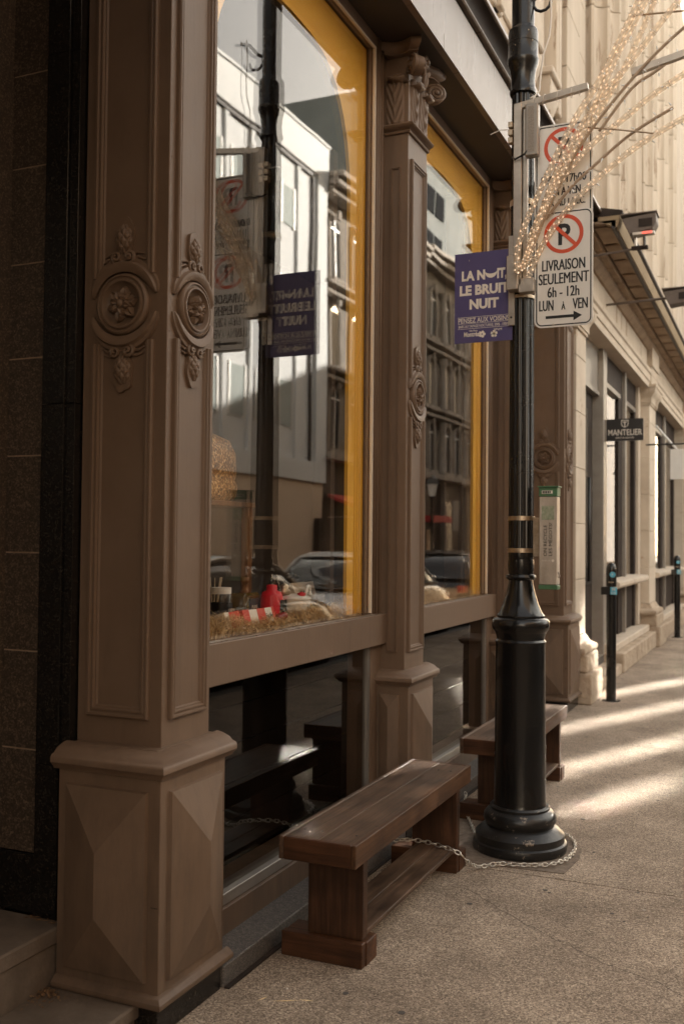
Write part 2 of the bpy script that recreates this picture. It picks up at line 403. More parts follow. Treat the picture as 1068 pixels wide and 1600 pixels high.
# ------------------------------------------------------------------ mesh builder
class MB:
    def __init__(s):
        s.v = []; s.f = []
    def add(s, vs, fs, M=None):
        o = len(s.v)
        for p in vs:
            p = Vector(p)
            s.v.append(M @ p if M is not None else p)
        s.f += [tuple(o+i for i in f) for f in fs]
        return s
    def box(s, x0, x1, y0, y1, z0, z1, M=None):
        vs = [(x0, y0, z0), (x1, y0, z0), (x1, y1, z0), (x0, y1, z0), (x0, y0, z1), (x1, y0, z1), (x1, y1, z1), (x0, y1, z1)]
        return s.add(vs, [(0, 3, 2, 1), (4, 5, 6, 7), (0, 1, 5, 4), (1, 2, 6, 5), (2, 3, 7, 6), (3, 0, 4, 7)], M)
    def prism(s, pts, d0, d1, M=None):
        # polygon pts (a,b) extruded from d0 to d1 along local z
        n = len(pts)
        vs = [(a, b, d0) for a, b in pts] + [(a, b, d1) for a, b in pts]
        fs = [tuple(reversed(range(n))), tuple(range(n, 2*n))]
        fs += [(i, (i+1) % n, n+(i+1) % n, n+i) for i in range(n)]
        return s.add(vs, fs, M)
    def rings(s, rings, close=True, cap=True, M=None):
        n = len(rings[0]); vs = []; fs = []
        for r in rings: vs += list(r)
        for k in range(len(rings)-1):
            for i in range(n if close else n-1):
                j = (i+1) % n
                fs.append((k*n+i, k*n+j, (k+1)*n+j, (k+1)*n+i))
        if cap and close:
            fs.append(tuple(reversed(range(n))))
            fs.append(tuple(range((len(rings)-1)*n, len(rings)*n)))
        return s.add(vs, fs, M)
    def lathe(s, prof, seg=32, c=(0, 0), M=None, cap=True):
        rings = [[(c[0]+r*cos(2*pi*i/seg), c[1]+r*sin(2*pi*i/seg), z) for i in range(seg)] for r, z in prof]
        return s.rings(rings, True, cap, M)
    def tube(s, pts, r, seg=8, M=None, cap=True):
        pts = [Vector(p) for p in pts]
        rs = r if isinstance(r, (list, tuple)) else [r]*len(pts)
        rings = []; up = None
        for i, p in enumerate(pts):
            t = (pts[min(i+1, len(pts)-1)] - pts[max(i-1, 0)]).normalized()
            if up is None:
                up = Vector((0, 0, 1)) if abs(t.z) < 0.9 else Vector((1, 0, 0))
            a = (up - t*up.dot(t)).normalized(); b = t.cross(a); up = a
            rings.append([p + (a*cos(2*pi*k/seg) + b*sin(2*pi*k/seg))*rs[i] for k in range(seg)])
        return s.rings(rings, True, cap, M)
    def sweep(s, path, prof, n, closed=False, cap=True, M=None):
        # planar path with normal n; prof = (offset to the left of travel, height along n)
        path = [Vector(p) for p in path]; n = Vector(n).normalized(); N = len(path); rings = []
        for i, p in enumerate(path):
            if closed:
                a, c = path[i-1], path[(i+1) % N]
            else:
                a = path[i-1] if i else None
                c = path[i+1] if i < N-1 else None
            t1 = (p-a).normalized() if a is not None else None
            t2 = (c-p).normalized() if c is not None else None
            if t1 is None: t1 = t2
            if t2 is None: t2 = t1
            l1 = n.cross(t1); l2 = n.cross(t2)
            m = (l1+l2); m.normalize()
            k = 1/max(0.3, m.dot(l1))
            rings.append([p + m*(a_*k) + n*b_ for a_, b_ in prof])
        if closed: rings.append(rings[0])
        return s.rings(rings, True, cap and not closed, M)
    def obj(s, name, mat, parent=None, smooth=False, bevel=0, kind=None, fix=True):
        me = bpy.data.meshes.new(name)
        me.from_pydata([tuple(v) for v in s.v], [], s.f)
        if fix or bevel:
            bm = bmesh.new(); bm.from_mesh(me)
            if fix:
                bmesh.ops.recalc_face_normals(bm, faces=bm.faces)
            if bevel:
                es = [e for e in bm.edges if len(e.link_faces) == 2 and e.calc_face_angle(0) > 0.5]
                bmesh.ops.bevel(bm, geom=es, offset=bevel, segments=1, affect='EDGES', clamp_overlap=True)
            bm.to_mesh(me); bm.free()
        me.materials.append(mat)
        if smooth is True:
            me.polygons.foreach_set('use_smooth', [True]*len(me.polygons))
        elif smooth:
            me.polygons.foreach_set('use_smooth', [True]*len(me.polygons))
            me.set_sharp_from_angle(angle=radians(smooth))
        return link(name, me, parent, kind)

def link(name, me, parent=None, kind=None):
    o = bpy.data.objects.new(name, me)
    COL.objects.link(o)
    if parent is not None:
        o.parent = parent
        o.matrix_parent_inverse = Matrix.Translation(-parent.location) if parent.type == 'EMPTY' and parent.parent is None else Matrix()
    if kind: o['kind'] = kind
    return o

def thing(name, label, cat, loc=(0, 0, 0), group=None):
    o = bpy.data.objects.new(name, None)
    COL.objects.link(o)
    o.location = loc
    o.empty_display_size = 0.2
    o['label'] = label; o['category'] = cat
    if group: o['group'] = group
    return o

def tag(o, label, cat, group=None, kind=None):
    o['label'] = label; o['category'] = cat
    if group: o['group'] = group
    if kind: o['kind'] = kind
    return o

def struct(o, label=None):
    o['kind'] = 'structure'
    if label: o['label'] = label
    return o

def box(name, x0, x1, y0, y1, z0, z1, mat, parent=None, bevel=0, kind=None):
    return MB().box(x0, x1, y0, y1, z0, z1).obj(name, mat, parent, bevel=bevel, kind=kind, fix=False)

def copy_thing(o, delta, label, group=None):
    c = o.copy(); COL.objects.link(c)
    c.location = o.location + Vector(delta)
    c['label'] = label
    if group: c['group'] = group
    for ch in o.children:
        d = ch.copy(); COL.objects.link(d); d.parent = c
        for g in ch.children:
            e = g.copy(); COL.objects.link(e); e.parent = d
    return c

def text_mesh(body, size, extrude=0.0004, offset=0.0, align='CENTER', spacing=1.0, sx=1.0, fit=None):
    cu = bpy.data.curves.new('lettering', 'FONT')
    cu.body = body; cu.size = size; cu.extrude = extrude; cu.offset = offset
    cu.align_x = align; cu.space_character = spacing; cu.resolution_u = 3
    o = bpy.data.objects.new('lettering', cu)
    COL.objects.link(o)
    bpy.context.view_layer.update()
    me = bpy.data.meshes.new_from_object(o.evaluated_get(bpy.context.evaluated_depsgraph_get()))
    bpy.data.objects.remove(o)
    if fit and len(me.vertices):
        xs = [v.co.x for v in me.vertices]
        sx = fit/(max(xs)-min(xs))
    for v in me.vertices: v.co.x *= sx
    return me

def sign_text(body, size, M, mat, parent, bold=0, **k):
    me = text_mesh(body, size, **k)
    if bold:
        bm = bmesh.new()
        for q in (-1, 0, 1):
            m2 = me.copy()
            for v in m2.vertices: v.co.x += q*bold; v.co.z += q*0.00008
            bm.from_mesh(m2)
        bm.to_mesh(me); bm.free()
    me.transform(M)
    me.materials.append(mat)
    return link('lettering', me, parent)

# facing -Y (towards the camera): local x->X, y->Z, z->-Y
def face_y(x, y, z):
    return Matrix(((1, 0, 0, x), (0, 0, -1, y), (0, 1, 0, z), (0, 0, 0, 1)))
# facing +X (towards the street): local x->Y, y->Z, z->X
def face_x(x, y, z):
    return Matrix(((0, 0, 1, x), (1, 0, 0, y), (0, 1, 0, z), (0, 0, 0, 1)))
# facing -X (from across the street): local x->-Y, y->Z, z->-X
def face_nx(x, y, z):
    return Matrix(((0, 0, -1, x), (-1, 0, 0, y), (0, 1, 0, z), (0, 0, 0, 1)))

def frame_face(name, W_, H_, t, d, M, mat, parent, holes=None):
    """rectangular frame of bar width t, depth d"""
    mb = MB()
    mb.box(0, t, 0, H_, 0, d, M); mb.box(W_-t, W_, 0, H_, 0, d, M)
    mb.box(t, W_-t, 0, t, 0, d*0.98, M); mb.box(t, W_-t, H_-t, H_, 0, d*0.98, M)
    return mb.obj(name, mat, parent)

# ================================================================== GROUND
struct(box('street_ground', -60, 60, -60, 140, -0.5, -0.16, ASPHALT))
struct(box('road', 1.35, 6.4, -40, 120, -0.159, -0.12, ASPHALT))
walk = struct(box('sidewalk', -2.6, 1.2, -12, 70, -0.159, -0.012, PATCH))
yy = -11.63
while yy < 60:
    box('slab', -2.3, 1.195, yy+0.003, yy+3.247, -0.011, 0.0, CONC, walk)
    yy += 3.25
kerb = struct(box('kerb', 1.2, 1.35, -12, 70, -0.159, 0.0, GRANL, bevel=0.01))
farwalk = struct(box('far_sidewalk', 6.55, 9.6, -12, 110, -0.159, 0.0, CONC))
farkerb = struct(box('far_kerb', 6.4, 6.55, -12, 110, -0.159, 0.0, GRANL))
pp_ = [(-1.75, 4.70), (-1.45, 4.665), (-1.2, 4.68), (-0.93, 4.70), (-0.905, 4.95), (-0.925, 5.12), (-1.02, 5.26), (-1.3, 5.36), (-1.75, 5.42)]
patch = struct(MB().prism(pp_, 0.0005, 0.003).obj('pavement_patch', PATCHM))

# ================================================================== GRANITE ENTRANCE WALL, LEFT
gw = thing('granite_wall', 'dark brown granite slab wall with black granite border left of the shopfront', 'wall', (-2.9, 2.9, 0))
box('mortar_backing', -4.5, -2.30, 2.7005, 2.95, 0.2, 5.6, INTD, gw)
box('joint_grout', -4.5, -2.292, 2.6730, 2.7, 0.43*0.95+0.1, 5.5, JOINT, gw)
zs = [0.282]+[1.55+(q-1.55)*0.9536 for q in (0.431, 0.795, 1.143, 1.494, 1.842, 2.195, 2.54, 2.893, 3.237, 3.59, 3.94, 4.29, 4.64, 5.0, 5.4)]
for i in range(len(zs)-1):
    for (a, b) in ((-4.45, -3.292), (-3.29, -2.292)):
        box('slab', a+0.0025, b-0.0025, 2.67, 2.70, zs[i]+0.0025, zs[i+1]-0.0025, GRANB if i == 0 else GRAN, gw, bevel=0.001)
bz = [0.282, 0.79, 2.0, 3.2, 4.4, 5.4]
for i in range(len(bz)-1):
    box('border_slab', -2.290, -2.196, 2.655, 2.70, bz[i]+0.001, bz[i+1]-0.001, GRANB, gw, bevel=0.001)
    box('border_slab', -2.194, -2.158, 2.665, 2.72, bz[i]+0.001, bz[i+1]-0.001, GRANB, gw, bevel=0.001)

st = thing('entrance_step', 'worn upper stone step at the foot of the granite wall', 'step', (-2.9, 2.0, 0))
box('tread', -4.5, -2.157, 1.2, 2.668, 0.225, 0.28, STEPST, st, bevel=0.006)
box('riser', -4.5, -2.166, 1.22, 2.66, 0.0, 0.224, STEPST, st)
st2 = thing('entrance_step', 'low stone step in front of the corner pedestal at the bottom left', 'step', (-2.2, 2.0, 0))
box('tread', -2.165, -1.835, 1.0, 2.64, 0.05, 0.097, STEPST, st2, bevel=0.006)
box('riser', -2.16, -1.85, 1.02, 2.63, 0.0, 0.049, STEPST, st2)
# dry leaves blown into the corner
rl = random.Random(3)
LEAFM = rough_mat('dry_leaf', (0.10, 0.05, 0.02), (0.30, 0.17, 0.08), scale=40, rough=0.8, bump=0)
lf = MB()
for i in range(150):
    u_ = abs(rl.gauss(0, 0.035)); v_ = abs(rl.gauss(0, 0.05))
    x = -2.158+u_; y = 2.575-v_
    z = 0.098 + rl.random()*0.012*max(0, 1-u_*12); a = rl.random()*pi; s = 0.003+rl.random()*0.006
    lf.add([(x-cos(a)*s, y-sin(a)*s, z), (x+sin(a)*s*.4, y-cos(a)*s*.4, z+rl.random()*.004), (x+cos(a)*s, y+sin(a)*s, z+rl.random()*.004), (x-sin(a)*s*.4, y+cos(a)*s*.4, z)], [(0, 1, 2, 3)])
for i in range(26):
    x = -2.30 + rl.random()*0.12; y = 2.65 - rl.random()*0.02; z = 0.282 + rl.random()*0.006; a = rl.gauss(0, .8); s = 0.008+rl.random()*0.014
    lf.add([(x-cos(a)*s, y-abs(sin(a))*s, z), (x+.0008, y, z+.003), (x+cos(a)*s, y-.002, z+.004), (x, y+.0015, z)], [(0, 1, 2, 3)])
tag(lf.obj('leaf_litter', LEAFM, fix=False), 'dry leaf bits gathered in the corner of the low step', 'leaf litter', kind='stuff')

# ================================================================== PILASTERS
def fmap(face, xb, xf, y0, y1, z0=0):
    # local (u, v, n) -> world
    if face == 'left':
        return Matrix(((1, 0, 0, xb), (0, 0, -1, y0), (0, 1, 0, z0), (0, 0, 0, 1)))
    return Matrix(((0, 0, 1, xf), (1, 0, 0, y0), (0, 1, 0, z0), (0, 0, 0, 1)))

MOULD = [(0, -0.002), (0, 0.012), (0.005, 0.017), (0.012, 0.017), (0.016, 0.010), (0.020, 0.010), (0.024, 0.014), (0.029, 0.014), (0.033, 0.006), (0.038, 0.006), (0.043, 0.001), (0.043, -0.002)]
def scaled(prof, s, h=1.0): return [(a*s, b*h) for a, b in prof]

def moulding(name, path, s, M, parent, closed=False, h=1.0):
    # path runs so that the inside of the panel is on its left (normal +n)
    return MB().sweep([(u, v, 0) for u, v in path], scaled(MOULD, s, h), (0, 0, 1), closed, M=M).obj(name, PAINT, parent, smooth=35)

def spiral(mb, c, r0, turns, rt, M, dirn=1, n0=0.012, start=0.0):
    pts = []; rr = []
    K = int(14*turns)
    for i in range(K+1):
        t = i/K; a = start + dirn*2*pi*turns*t; r = r0*(1-0.86*t)
        pts.append((c[0]+r*cos(a), c[1]+r*sin(a), n0+0.012*t)); rr.append(rt*(1-0.45*t))
    mb.tube(pts, rr, 6, M)

def medallion(cu, cv, M, parent, k=1.0):
    med = MB().lathe([(0.102*k, 0), (0.104*k, 0.012), (0.100*k, 0.022), (0.094*k, 0.024), (0.090*k, 0.018), (0.086*k, 0.018), (0.082*k, 0.026), (0.076*k, 0.026), (0.070*k, 0.014), (0.060*k, 0.004), (0.0, 0.003)], 48, M=M @ Matrix.Translation((cu, cv, 0)), cap=False).obj('medallion', PAINT, parent, smooth=50, fix=False)
    # rosette
    rs = MB()
    for layer, (n, r0, r1, wd, z0) in enumerate(((6, 0.012, 0.060, 0.021, 0.010), (6, 0.008, 0.040, 0.016, 0.020))):
        for i in range(n):
            a = 2*pi*(i+0.5*layer)/n + 0.26
            rings = []
            for t in [j/8 for j in range(9)]:
                r = r0+(r1-r0)*t; w = wd*sin(pi*min(1, 0.12+t*0.88))**0.7*k*(1+0.12*sin(t*22))
                h = z0+0.012*sin(pi*t*0.9)
                c = Vector((cos(a), sin(a), 0))*r*k; q = Vector((-sin(a), cos(a), 0))
                rings.append([c+q*w+Vector((0, 0, h*0.4)), c+q*w*0.5+Vector((0, 0, h+.004)), c+Vector((0, 0, h-0.002)), c-q*w*0.5+Vector((0, 0, h+.004)), c-q*w+Vector((0, 0, h*0.4))])
            rs.rings([[Vector((cu, cv, 0.002))+p for p in r] for r in rings], False, False, M)
    rings = []
    for j in range(7):
        th = pi/2*j/6; rings.append([(cu+0.015*k*cos(th)*cos(2*pi*i/12), cv+0.015*k*cos(th)*sin(2*pi*i/12), 0.026+0.014*sin(th)) for i in range(12)])
    rs.rings(rings, True, True, M)
    rs.obj('rosette', PAINT, med, smooth=45, fix=False)
    # crescents
    for sgn in (1, -1):
        cr = MB(); path = []; K = 22
        for i in range(K+1):
            a = radians(14)+(pi-radians(28))*i/K
            path.append((a, 0.130*k))
        rings = []
        for i, (a, r) in enumerate(path):
            t = i/K; w = (0.006+0.016*sin(pi*t)**0.5)*k; h = 0.008+0.02*sin(pi*t)**0.4
            rad = Vector((cos(a), sgn*sin(a), 0)); c = Vector((cu, cv, 0))+rad*r
            rings.append([c-rad*w+Vector((0, 0, -.002)), c-rad*w+Vector((0, 0, h*.7)), c-rad*w*.3+Vector((0, 0, h)), c+rad*w*.4+Vector((0, 0, h)), c+rad*w*.7+Vector((0, 0, h*.55)), c+rad*w*1.3+Vector((0, 0, h*.5)), c+rad*w*1.5+Vector((0, 0, -.002))])
        cr.rings(rings, False, True, M)
        cr.obj('crescent', PAINT, med, smooth=40)
        # scrolls and acorn
        ac = MB()
        for d in (-1, 1):
            c = (cu+d*0.026*k, cv+sgn*0.158*k)
            spiral(ac, c, 0.021*k, 1.6, 0.0075*k, M, dirn=d*sgn, start=-sgn*pi/2)
            # side tendril
            ac.tube([(cu+d*0.035*k, cv+sgn*0.150*k, .006), (cu+d*0.06*k, cv+sgn*0.156*k, .006), (cu+d*0.085*k, cv+sgn*0.145*k, .005)], [0.006*k, .0055*k, .003*k], 6, M)
            ac.tube([(cu+d*0.03*k, cv+sgn*0.168*k, .006), (cu+d*0.055*k, cv+sgn*0.172*k, .006), (cu+d*0.08*k, cv+sgn*0.165*k, .004)], [0.005*k, .0045*k, .002*k], 6, M)
        nu, nv = 40, 40; rings = []
        for j in range(nv+1):
            t = j/nv; v = cv+sgn*(0.172+0.105*t)*k
            w = 0.033*k*(sin(pi*min(1, t*0.94+0.08))**0.62)
            ring = []
            for i in range(nu+1):
                a = pi*i/nu
                bump = 0.0075*(min(abs(sin(a*3.5+t*9)), abs(sin(a*3.5-t*9)))**0.6-0.3)
                rr_ = w+bump
                ring.append((cu+rr_*cos(a), v, max(-.002, (rr_*0.8)*sin(a)+0.002)))
            rings.append(ring)
        ac.rings(rings, False, False, M)
        # backing leaf
        pts = []
        for i in range(25):
            a = 2*pi*i/24; rr_ = 1+0.06*sin(6*a)
            pts.append((cu+0.044*k*cos(a)*rr_*(0.9-0.15*sin(a)*sgn*-1), cv+sgn*0.222*k+0.072*k*sin(a)*rr_))
        ac.prism(pts[:-1], -0.001, 0.011, M)
        ac.obj('acorn', PAINT, med, smooth=40)
    return med

def diamond_panel(u0, u1, v0, v1, M, parent, h=0.045):
    """raised pyramid panel of the pedestal with a low bevelled frame"""
    mb = MB(); um = (u0+u1)/2; d = (u1-u0)*0.62
    b = 0.012
    vs = [(u0, v0, 0), (u1, v0, 0), (u1, v1, 0), (u0, v1, 0),
          (u0+.004, v0+.004, b), (u1-.004, v0+.004, b), (u1-.004, v1-.004, b), (u0+.004, v1-.004, b),
          (um, v0+d, b+h), (um, v1-d, b+h)]
    fs = [(0, 1, 5, 4), (1, 2, 6, 5), (2, 3, 7, 6), (3, 0, 4, 7), (4, 5, 8), (5, 6, 9, 8), (6, 7, 9), (7, 4, 8, 9)]
    mb.add(vs, fs, M)
    return mb.obj('diamond_panel', PAINT, parent, fix=False)

def cap_path(xb, xf, y0, y1, z):
    # runs along left face then right face, outside on the right; profile offset uses negative = outwards
    return [(xb, y0, z), (xf, y0, z), (xf, y1, z)]

def leaf_relief(u0, u1, v0, v1, M, parent, seed=1):
    rr = random.Random(seed)
    mb = MB(); nu, nv = 22, 34
    um = (u0+u1)/2; hw = (u1-u0)/2
    vs = []; fs = []
    for j in range(nv+1):
        for i in range(nu+1):
            s = -1+2*i/nu; t = j/nv
            ph = abs(s)*5.2 - t*9.5
            vein = 0.5+0.5*cos(ph*2.2)
            h = 0.004 + 0.012*vein*(1-abs(s)**3) + 0.008*max(0, 1-abs(s)*9) + 0.012*t*t
            edge = 0.0 if (abs(s) > 0.96 or t < 0.02) else 1
            vs.append((um+s*hw, v0+(v1-v0)*t, h*edge))
    for j in range(nv):
        for i in range(nu):
            a = j*(nu+1)+i; fs.append((a, a+1, a+nu+2, a+nu+1))
    mb.add(vs, fs, M)
    return mb.obj('acanthus_leaf', PAINT, parent, smooth=True, fix=False)

def pilaster(label, xb, xf, y0, y1, ped, wide_left, med_left, full_capital, group, zb=0.0, med_right=True):
    """shaft between xb..xf (depth) and y0..y1; ped = (xb, xf, y0, y1) of the pedestal"""
    t = thing('pilaster', label, 'pilaster', (xf, y0, 0), group)
    px0, px1, py0, py1 = ped
    box('base_block', px0+0.01, px1-0.004, py0+0.004, py1-0.004, 0.0, 0.098, GRANB, t, bevel=0.003)
    box('pedestal', px0, px1, py0, py1, 0.10, 0.80, PAINT, t, bevel=0.002)
    # pedestal foot moulding and cap (swept round the corner)
    foot = [(-0.0, 0.0), (-0.022, 0.0), (-0.026, 0.008), (-0.024, 0.018), (-0.014, 0.026), (-0.008, 0.032), (0, 0.036)]
    capp = [(0.0, 0.0), (-0.012, 0.004), (-0.016, 0.012), (-0.022, 0.018), (-0.030, 0.026), (-0.030, 0.042), (-0.024, 0.050), (-0.012, 0.054), (0.0, 0.066), (0.03, 0.078), (0.05, 0.082), (0.05, 0.0)]
    def swp(name, prof, xb_, xf_, y0_, y1_, z, mat=PAINT):
        p = [(xb_, y0_, z), (xf_, y0_, z), (xf_, y1_, z)]
        q = [(a, b) for a, b in prof]
        return MB().sweep(p, q, (0, 0, 1)).obj(name, mat, t, smooth=40)
    swp('foot_moulding', foot, px0, px1, py0, py1+0.03, 0.100)
    swp('pedestal_cap', capp, px0-0.012, px1, py0, py1+0.03, 0.795)
    box('cap_top', px0+0.02, px1-0.04, py0+0.04, py1, 0.80, 0.8765, PAINT, t)
    # diamond panels
    Ml = fmap('left', px0, px1, py0, py1); Mr = fmap('right', px0, px1, py0, py1)
    wl = px1-px0; wr = py1-py0
    diamond_panel(0.035, wl-0.045, 0.165, 0.755, Ml, t, h=0.05 if wl > .25 else 0.02)
    diamond_panel(0.045, wr-0.03, 0.165, 0.755, Mr, t, h=0.05)
    # shaft
    top = 4.02
    box('shaft', xb, xf, y0, y1, 0.8, top, PAINT, t, bevel=0.002)
    Ml = fmap('left', xb, xf, y0, y1); Mr = fmap('right', xb, xf, y0, y1)
    wl = xf-xb; wr = y1-y0
    vc = 2.322; cz = 3.70
    for (Mx, w, med) in ((Ml, wl, med_left), (Mr, wr, med_right)):
        if not (med or w > 0.2):
            m = w*0.3
            moulding('panel_moulding', [(m, 0.965), (w-m, 0.965), (w-m, cz-0.17), (m, cz-0.17)], 0.28, Mx, t, True, 0.6)
            continue
        m = 0.045 if w > 0.33 else 0.035
        k = min(1.0, (w-2*m)/0.262+0.06)
        s = 0.9 if w > 0.33 else 0.8
        if med:
            sa = 0.095*k
            moulding('panel_moulding', [(m, vc-sa-0.03), (m, 0.962), (w-m, 0.962), (w-m, vc-sa-0.03)], s, Mx, t)
            moulding('panel_moulding', [(w-m, vc+sa+0.0), (w-m, cz-0.12), (m, cz-0.12), (m, vc+sa+0.0)], s, Mx, t)
            medallion(w/2, vc, Mx, t, k)
        else:
            moulding('panel_moulding', [(m, 0.962), (w-m, 0.962), (w-m, cz-0.12), (m, cz-0.12)], s, Mx, t, True)
    # painted-over screw heads and the seam of the pedestal boards
    rs_ = random.Random(int(y0*10))
    scr = MB()
    for k in range(14):
        z = 0.9+rs_.random()*2.7; 
        if rs_.random() < .6: Mx = Mr @ Matrix.Translation((rs_.choice((0.014, wr-0.014)), z, 0))
        else: Mx = Ml @ Matrix.Translation((wl-0.014, z, 0))
        scr.lathe([(0.0042, -0.0005), (0.0038, 0.0012), (0.0015, 0.0008), (0, 0.0004)], 8, M=Mx)
    scr.obj('screw', PAINT, t, kind='stuff')
    box('board_seam', px1-0.030, px1-0.006, py0-0.0006, py0+0.001, 0.400, 0.4025, DARKPAINT, t)
    box('board_seam', px1-0.001, px1+0.0006, py1-0.06, py1-0.001, 0.610, 0.612, DARKPAINT, t)
    # capital
    neck = [(0.0, 0.0), (-0.012, 0.004), (-0.016, 0.014), (-0.010, 0.022), (-0.022, 0.030), (-0.034, 0.036), (-0.040, 0.048), (-0.034, 0.060), (-0.018, 0.064), (0, 0.066)]
    cap = MB().sweep([(xb, y0, cz-0.03), (xf, y0, cz-0.03), (xf, y1+0.005, cz-0.03)], neck, (0, 0, 1)).obj('capital', PAINT, t, smooth=40)
    if full_capital:
        Ml2 = fmap('left', xb, xf, y0, y1); Mr2 = fmap('right', xb, xf, y0, y1)
        if wl > 0.08:
            leaf_relief(0.01, wl-0.025, cz+0.035, cz+0.33, Ml2, cap, 1)
        leaf_relief(0.03, wr/2-0.012, cz+0.035, cz+0.33, Mr2, cap, 2)
        leaf_relief(wr/2+0.012, wr-0.012, cz+0.035, cz+0.33, Mr2, cap, 3)
        z2 = cz+0.33
        # leaf tips curling out
        def curl(c, d, wv, sz=1.0):
            tips = MB()
            d = Vector(d).normalized(); wv = Vector(wv).normalized(); rings = []
            for j in range(9):
                a = -0.5+j/8*3.5; rr_ = 0.030*sz*(1-0.35*j/8)
                p = Vector(c)+d*(0.012+rr_*sin(a)*1.1+0.02*j/8)+Vector((0, 0, 1))*(rr_*(1-cos(a))*0.9 - 0.012*(j/8)**2*2)
                wj = 0.045*sz*(1-0.5*(j/8)**2)
                th = Vector((0, 0, 0.007)) 
                rings.append([p-wv*wj, p-wv*wj*.5+th, p+th*1.6, p+wv*wj*.5+th, p+wv*wj, p-th])
            tips.rings(rings, True, True)
            tips.obj('leaf_tip', PAINT, cap, smooth=True)
        curl((xb+wl*0.62, y0, z2-0.03), (0, -1, 0), (1, 0, 0), 1.25)
        curl((xf, y0+wr*0.24, z2-0.045), (1, 0, 0), (0, 1, 0), 1.15)
        curl((xf, y0+wr*0.76, z2-0.045), (1, 0, 0), (0, 1, 0), 1.15)
        # bell behind
        box('bell', xb, xf-0.005, y0+0.005, y1-0.005, cz+0.3, 4.20, PAINT, cap)
        # volutes: on each face two scroll discs near the corners
        def volute(c, nrm, u, dr):
            Mx = Matrix.Translation(Vector(c)) @ Matrix((Vector(u).normalized().to_tuple(), (0, 0, 1), Vector(nrm).normalized().to_tuple())).transposed().to_4x4()
            mb = MB()
            spiral(mb, (0, 0), 0.058, 2.3, 0.013, Mx, dirn=-1, n0=0.004, start=pi/2)
            mb.lathe([(0.056, -0.045), (0.060, -0.02), (0.056, -0.004), (0.046, 0.0), (0.0, 0.002)], 20, M=Mx, cap=False)
            mb.lathe([(0.014, 0.0), (0.013, 0.024), (0.006, 0.030), (0.0, 0.031)], 12, M=Mx, cap=False)
            # stem rising from the leaves
            mb.tube([(0.0, 0.058, 0.0), (-0.04, 0.046, -0.006), (-0.085, 0.015, -0.016), (-0.115, -0.03, -0.022), (-0.125, -0.075, -0.022)], [0.013, 0.015, 0.016, 0.015, 0.011], 8, Mx)
            mb.obj('volute', PAINT, cap, smooth=45)
        zc = 4.08
        dg = 0.7071
        volute((xf+0.035, y0-0.035, zc), (-1, -1, 0), (1, -1, 0), 1)
        volute((xf+0.035, y1+0.035, zc), (1, -1, 0), (1, 1, 0), 1)
        # abacus with concave sides
        ax0, ax1, ay0, ay1 = xb-0.005, xf+0.088, y0-0.085, y1+0.115
        def abac(o):
            pts = []
            def side(p, q, dep):
                P = Vector(p); Q = Vector(q); d = (Q-P); nn = Vector((d.y, -d.x)).normalized()
                for i in range(9):
                    tt = i/9; pts.append(P+d*tt - nn*dep*sin(pi*tt))
            side((ax0-o, ay0-o), (ax1-0.03+o, ay0-o), 0.045)
            side((ax1+o, ay0+0.03-o), (ax1+o, ay1-0.03+o), 0.085)
            pts.append(Vector((ax1-0.02+o, ay1+o))); pts.append(Vector((ax0-o, ay1+o)))
            return pts
        rings = [[(p.x, p.y, z) for p in abac(o)] for o, z in ((-0.03, 4.168), (-0.022, 4.172), (-0.028, 4.184), (-0.012, 4.196), (0.0, 4.212), (0.003, 4.232), (-0.002, 4.2465))]
        MB().rings(rings, True, True).obj('abacus', PAINT, cap, smooth=40)
        # fleuron in the middle of the right face
        fl = MB()
        for i in range(7):
            a = 2*pi*i/7
            fl.lathe([(0.0001, 0), (0.016, 0.004), (0.015, 0.014), (0.007, 0.02), (0, 0.021)], 8, M=Mr2 @ Matrix.Translation((wr*0.5+0.024*cos(a), 4.19+0.03*sin(a), 0.035)), cap=False)
        fl.lathe([(0.02, -0.03), (0.022, 0.02), (0.012, 0.034), (0, 0.036)], 10, M=Mr2 @ Matrix.Translation((wr*0.5, 4.19, 0.03)), cap=False)
        for d in (-1, 1):
            fl.tube([(wr*.5+d*.01, 4.10, .03), (wr*.5+d*.035, 4.13, .045), (wr*.5+d*.06, 4.16, .04)], [.014, .016, .006], 6, Mr2)
            fl.tube([(wr*.5+d*.005, 4.02, .03), (wr*.5+d*.02, 4.07, .04), (wr*.5+d*.012, 4.12, .045)], [.010, .014, .008], 6, Mr2)
        fl.obj('fleuron', PAINT, cap, smooth=45)
    cap.scale.z = 0.84; cap.location.z = 0.622
    return t

PG = 'carved taupe pilasters of the shopfront'
P1 = pilaster('large carved corner pilaster with two medallions beside the granite wall', -2.154, -1.820, 2.70, 2.99,
              (-2.156, -1.762, 2.615, 3.005), True, True, True, PG)
P2 = pilaster('slim taupe pilaster with carved capital between the two yellow framed windows', -1.935, -1.797, 4.885, 5.185,
              (-1.950, -1.758, 4.84, 5.235), False, False, True, PG)
P3 = pilaster('taupe pilaster hidden mostly behind the black lamp post', -1.935, -1.797, 7.085, 7.385,
              (-1.950, -1.758, 7.04, 7.435), False, False, True, PG)
P4 = pilaster('far corner pilaster with ash box in front, beside the sandstone doorway', -2.192, -1.822, 9.16, 9.56,
              (-2.262, -1.765, 9.08, 9.60), True, True, True, PG)

